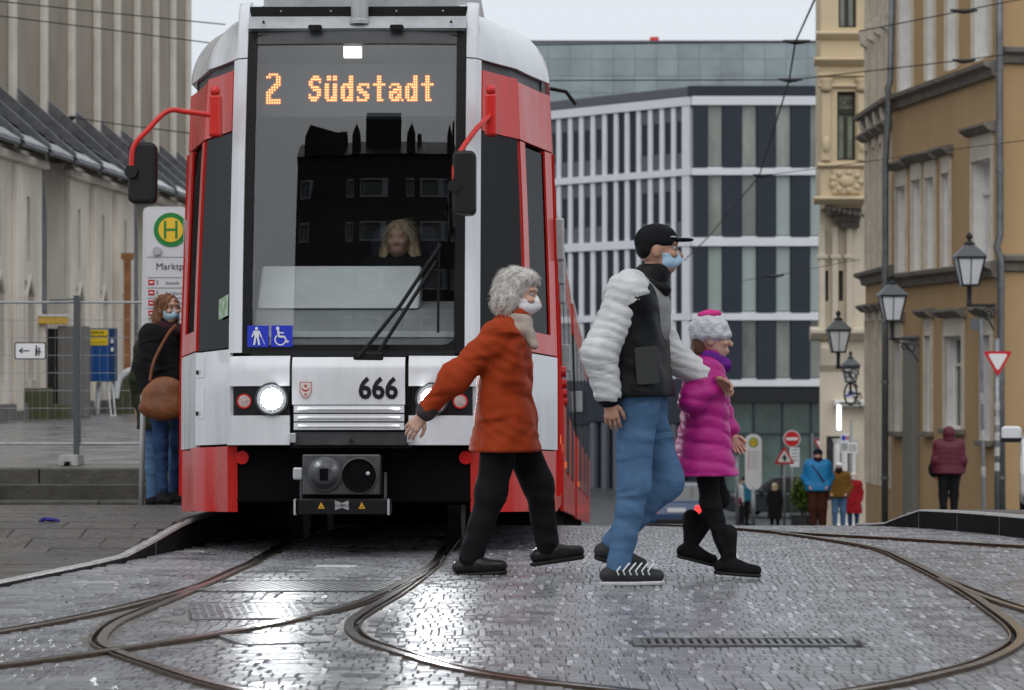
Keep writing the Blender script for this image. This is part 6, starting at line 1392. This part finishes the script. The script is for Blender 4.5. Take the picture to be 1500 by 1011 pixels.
man = person('man in a black cap, blue mask and black and white quilted jacket crossing', (WX(935, Ym), Ym, 0), 0, J, dict(skin=(.42, .23, .16), bulk=1.12, jacket=blk, sleeves=wht, yoke=mat('grey_yoke', (.22, .22, .22), .5, bump=.2), hem=.03, jk_g=.03, sl_g=.030, puff=(.0065, .05), trousers=M_jean, leg_g=.013, cuff=M_black_c, curlR=.5, curlL=.7, head_yaw=-.1,
   shoes=[('R', snk, sn_s, 0), ('L', snk, M_sole, 0)],
   extra=lambda j, T, E, s: [('cap', [E(-.012, 0, .062, .102, .084, .072), E(-.01, 0, .045, .103, .086, .03), E(-.05, 0, .005, .062, .074, .055)], M_black_c, .03, None), ('cap_peak', [E(.115, 0, .052, .06, .062, .010)], M_black_c, .01, None), ('cap_band', [E(.070, -.025, .066, .028, .052, .006)], M_lgrey, .004, None), ('mask', mask(T, E, s), MSB, .02, None), ('collar', [('c', j['head'] + V3(-.05, -.06, -.17), j['head'] + V3(.02, -.055, -.19), .045, .04), ('c', j['head'] + V3(-.05, .06, -.17), j['head'] + V3(.02, .055, -.19), .045, .04), ('c', j['head'] + V3(-.07, -.05, -.15), j['head'] + V3(-.07, .05, -.15), .05, .05)], blk, .03, folds(.003, 50))]), .010)
mb = MB()       # pocket and shoe stripes
MB().prism(rrect(-.055, .055, -.09, .09, .012), -.004, .004, M=Matrix.Translation((.03, -.272, 1.07)) @ Matrix.Rotation(R(-4), 4, 'Y')).build('pocket', mat('pocket_grey', (.035, .036, .036), .6), man, bevel=.003)
for k in range(6):
    x = -.09 + k*.030; MB().tube([(x - .012, -.153, .055), (x - .02, -.158, .075), (x - .002, -.152, .098), (x + .012, -.138, .112)], .0042, 6).build('shoe_stripe', M_signw, man)
wrinkle(blk, 5, .5)
# --- girl in magenta coat
Yg = 14.35; mag = mat('magenta_quilted_nylon', (.42, .012, .20), .5, var=.1, scale=10, bump=.12, bscale=24)
J = dict(head=(.04, 0, 1.205), shR=(.0, -.125, 1.03), shL=(.02, .125, 1.03), elR=(-.02, -.17, .86), wrR=(.03, -.17, .98), elL=(.08, .17, .86), wrL=(.14, .13, .74), hipR=(-.0, -.07, .68), hipL=(.0, .07, .68), knR=(.03, -.06, .38), knL=(.08, .06, .40), anR=(.12, -.06, .10), anL=(-.06, .06, .17), toR=(.26, -.07, .045), toL=(.05, .07, .09), fdR=(-.05, .0, .07), pnR=(0, 1, 0), thR=(0, 0, 1))
J['elR'] = (-.07, -.19, .90); J['wrR'] = (-.03, -.12, 1.00) if False else (.0, -.2, .95)
wrinkle(mag, 8, .15, stretch=(.7, .7, 2.2)); knit = mat('white_knit', (.60, .61, .65), .8, var=.15, scale=20, bump=.7, bscale=60, stretch=(1, 1, 3))
person('girl in a magenta quilted coat and white knitted hat led by the man', (WX(1031, Yg), Yg, 0), 0, J, dict(sc=.80, head_sc=1.12, skin=(.55, .32, .24), jacket=mag, hem=-.20, jk_g=.04, flare=.05, sl_g=.034, puff=(.010, .075), trousers=M_black_c, leg_g=.006, shoes=[('R', M_black_c, M_sole, .12), ('L', M_black_c, M_sole, .12)], head_yaw=-.1, curlR=.5,
   extra=lambda j, T, E, s: [('hat', [E(-.015, 0, .055, .118, .104, .088), E(-.005, 0, .02, .122, .106, .032)], knit, .02, lambda X, Y, Z: .004*np.sin(110*X) * np.sin(80*Z)), ('pompom', [E(.0, 0, .145, .055, .05, .024), E(-.04, 0, .135, .04, .04, .02)], cloth('pink', (.62, .05, .24)), .02, lambda X, Y, Z: .004*np.sin(150*X)*np.sin(140*Z)), ('scarf', [('c', j['head'] + V3(-.02, -.06, -.10), j['head'] + V3(.06, -.04, -.13), .045, .04), ('c', j['head'] + V3(-.02, .06, -.10), j['head'] + V3(.06, .04, -.13), .045, .04)], cloth('purple_scarf', (.12, .02, .22)), .03, None), ('hair', [E(-.07, 0, -.05, .05, .08, .09)], mat('brown_hair', (.10, .05, .025), .6, bump=.5, bscale=60), .02, None)]), .010)
# --- women waiting at the platform
def stand(h, bulk=1., step=.06, arms='down'):
    k = h/1.70
    J = dict(head=(.01, 0, 1.58), shR=(0, -.175, 1.39), shL=(0, .175, 1.39), elR=(-.03, -.24, 1.12), wrR=(.04, -.23, .90), elL=(-.03, .24, 1.12), wrL=(.04, .23, .90), hipR=(0, -.095, .90), hipL=(0, .095, .90), knR=(step*.5 + .02, -.10, .49), knL=(-step*.3 + .02, .10, .49), anR=(step, -.10, .085), anL=(-step, .10, .085), toR=(step + .17, -.13, .045), toL=(-step + .17, .13, .045))
    if arms == 'pockets': J.update(elR=(-.06, -.27, 1.12), wrR=(.10, -.20, .97), elL=(-.06, .27, 1.12), wrL=(.10, .20, .97))
    return {a: tuple(x*k for x in v) for a, v in J.items()}, k
YP = 22.4; gp = gz(YP) + kerb_h(YP)
J, k = stand(1.66, step=.10)
person('woman with long auburn hair, blue mask, black jacket and brown bag at the stop', (WX(246, YP), YP, gp), R(-55), J, dict(sc=k, bulk=.82, skin=(.55, .33, .25), jacket=cloth('black_wool', (.014, .014, .016)), hem=-.08, jk_g=.025, trousers=M_jeand, head_yaw=.1, strands=(1500, .09, .0025, 1.6), shoes=[('R', M_black_c, M_sole, 0), ('L', M_black_c, M_sole, 0)],
   extra=lambda j, T, E, s: [('hair', [E(-.025, 0, .035, .105, .09, .092), E(-.06, 0, -.06, .06, .095, .11), E(-.05, .074, -.12, .05, .04, .15), E(-.05, -.074, -.12, .05, .04, .15)], mat('auburn_hair', (.20, .085, .035), .5, var=.3, scale=30, bump=.5, bscale=60, stretch=(1, 1, .2)), .03, lambda X, Y, Z: .006*np.sin(90*X + 70*Y + 8*np.sin(9*Z))), ('mask', mask(T, E, s), MSB, .02, None), ('scarf', [('c', j['head'] + V3(0, -.06, -.15), j['head'] + V3(.06, .05, -.17), .065, .06)], cloth('plum_scarf', (.05, .02, .025)), .03, folds(.006, 60))]), .013)
bg_ = thing('shoulder_bag', 'brown leather shoulder bag carried by the woman at the stop', 'bag', (WX(238, YP - .33), YP - .33, gp + .72), R(-8)); M_lea = mat('brown_leather', (.20, .07, .028), .4, var=.25, scale=8, bump=.15, bscale=40)
mesh_obj('bag_body', [blob([('e', (0, 0, .13), (.17, .07, .14), None), ('e', (0, 0, .05), (.19, .08, .10), None), ('e', (.03, 0, .2), (.13, .05, .09), None)], .04, .011, folds(.004, 30))], M_lea, bg_); MB().tube(catmull([(-.1, .0, .26), (-.08, .06, .42), (.0, .16, .62), (.06, .2, .70)], 5), .012, 6).build('strap', M_lea, bg_)
J, k = stand(1.60, step=.02)
person('person in a dark green coat and blue jeans behind the auburn haired woman', (WX(240, 23.6), 23.6, gz(23.6) + kerb_h(23.6)), R(100), J, dict(sc=k, jacket=cloth('dark_green', (.03, .036, .022)), hem=-.22, trousers=M_jean, shoes=[('R', M_black_c, M_sole, 0), ('L', M_black_c, M_sole, 0)], extra=lambda j, T, E, s: [('hair', [E(-.02, 0, .035, .10, .088, .09), E(-.06, 0, -.03, .05, .08, .08)], M_black_c, .03, None)]), .02, False)
# --- burgundy woman seen from behind
Yb = 50.; J, k = stand(1.67, step=.03)
person('woman in a hooded burgundy jacket seen from behind with a black shoulder bag', (WX(1390, Yb), Yb, rp_z(Yb)), R(90), J, dict(sc=k, bulk=1.12, jacket=mat('burgundy_nylon', (.10, .012, .026), .55, bump=.1), hem=-.02, jk_g=.04, puff=(.004, .09), trousers=M_black_c, shoes=[('R', M_black_c, M_sole, 0), ('L', M_black_c, M_sole, 0)],
   extra=lambda j, T, E, s: [('hood', [E(-.02, 0, .03, .125, .115, .125), E(-.03, 0, -.09, .10, .11, .06)], MATS['burgundy_nylon'], .04, None), ('shoulder_bag', [('e', j['wrL'] + V3(.02, .03, .06), (.08, .10, .15), None)], M_black_c, .03, None), ('strap', [('c', j['shL'] + V3(0, 0, .07), j['wrL'] + V3(.02, .05, .2), .018, .018)], M_black_c, .01, None)]), .018, False)
# --- people down the street
def bystander(label, px, Y, h, yaw, **kw):
    J, k = stand(h, arms=kw.pop('arms', 'down'), step=.03); g = gz(Y) if Y > 45 else rp_z(Y)
    person(label, (WX(px, Y), Y, gz(Y)), R(yaw), J, dict(sc=k, shoes=[('R', M_black_c, M_sole, 0), ('L', M_black_c, M_sole, 0)], **kw), .022, False)
sky_b = mat('sky_blue_nylon', (.012, .20, .46), .5, bump=.1)
bystander('man in a bright blue puffer jacket with a crossbody strap and dark beanie', 1198, 63, 1.78, -92, bulk=1.1, head_sc=1.1, jacket=sky_b, jk_g=.045, puff=(.004, .11), hem=-.06, trousers=cloth('maroon_brown', (.06, .022, .014)), leg_g=.035, arms='pockets', extra=lambda j, T, E, s: [('hat', [E(-.01, 0, .06, .11, .095, .085)], cloth('navy', (.012, .016, .03)), .02, None), ('scarf', [E(.02, 0, -.06, .10, .09, .075)], cloth('plum', (.05, .012, .025)), .02, None), ('strap', [('c', j['shR'] + V3(.14, .04, .0), j['hipL'] + V3(.20, .02, .15), .02, .02)], cloth('plum', (.05, .012, .025)), .01, None)])
bystander('person in a mustard brown jacket, black scarf and pale hat beside the blue jacket', 1229, 73, 1.74, -100, bulk=1.1, jacket=cloth('mustard', (.17, .085, .018)), jk_g=.04, hem=-.06, trousers=M_jean, arms='pockets', extra=lambda j, T, E, s: [('hat', [E(-.01, 0, .075, .11, .095, .06)], FP2, .02, None), ('scarf', [E(.03, 0, -.07, .10, .10, .10)], M_black_c, .02, None)])
bystander('woman in a long red coat and white mask at the wall end', 1250, 79, 1.62, -95, jacket=cloth('red_coat', (.30, .014, .02)), hem=-.38, flare=.03, trousers=M_jeand, extra=lambda j, T, E, s: [('hair', [E(-.03, 0, .04, .11, .10, .10)], M_hairw, .03, None), ('mask', mask(T, E, s, .01), FP2, .02, None)])
bystander('person in a long black coat with pale blond hair by the far signs', 1135, 90, 1.52, 80, jacket=M_black_c, hem=-.45, flare=.03, trousers=M_black_c, extra=lambda j, T, E, s: [('hair', [E(-.03, 0, .03, .12, .11, .11), E(-.05, 0, -.08, .08, .11, .09)], mat('blond_hair', (.55, .42, .27), .6), .03, None)])
bystander('person in a pale jacket with a red bag waiting behind the stop pillar', 1083, 98, 1.7, -20, jacket=cloth('pale_jacket', (.5, .5, .5)), hem=-.02, trousers=M_black_c, extra=lambda j, T, E, s: [('hair', [E(-.03, 0, .03, .11, .10, .10)], MATS['brown_hair'], .03, None), ('bag', [('e', j['wrR'] + V3(0, -.04, .05), (.14, .09, .13), None)], cloth('red_bag', (.25, .02, .05)), .02, None)])
bystander('person in a teal jacket standing close to the pale jacketed one', 1091, 100, 1.72, -60, jacket=cloth('teal', (.02, .12, .18)), hem=-.04, trousers=M_black_c, extra=lambda j, T, E, s: [('hair', [E(-.03, 0, .03, .11, .10, .10)], M_black_c, .03, None), ('mask', mask(T, E, s, .01), FP2, .02, None)])
# --- tram driver
J, k = stand(1.68); 
for a in ('elR', 'elL'): J[a] = (J[a][0] + .12, J[a][1], J[a][2] + .03)
for a in ('wrR', 'wrL'): J[a] = (.42, J[a][1]*.8, 1.02)
for a in ('knR', 'knL'): J[a] = (.40, J[a][1], .84)
for a in ('anR', 'anL'): J[a] = (.42, J[a][1], .45)
for a in ('toR', 'toL'): J[a] = (.58, J[a][1], .42)
person('blond tram driver in dark clothes sitting behind the windscreen', (TRAM0.x + LX(572)*1.05 + .02, 16.98, .27), R(-100), J, dict(sc=k, strands=(1200, .09, .003, 1.6), skin=(.50, .29, .22), jacket=M_black_c, hem=-.02, trousers=M_black_c, shoes=[('R', M_black_c, M_sole, 0), ('L', M_black_c, M_sole, 0)], extra=lambda j, T, E, s: [('hair', [E(-.03, 0, .035, .105, .092, .09), E(-.06, 0, -.06, .06, .095, .12), E(-.02, .08, -.12, .05, .045, .15), E(-.02, -.08, -.12, .05, .045, .15)], mat('driver_blond_hair', (.42, .33, .2), .5, var=.3, scale=30, bump=.4, bscale=60, stretch=(1, 1, .2)), .03, None)]), .014, False)
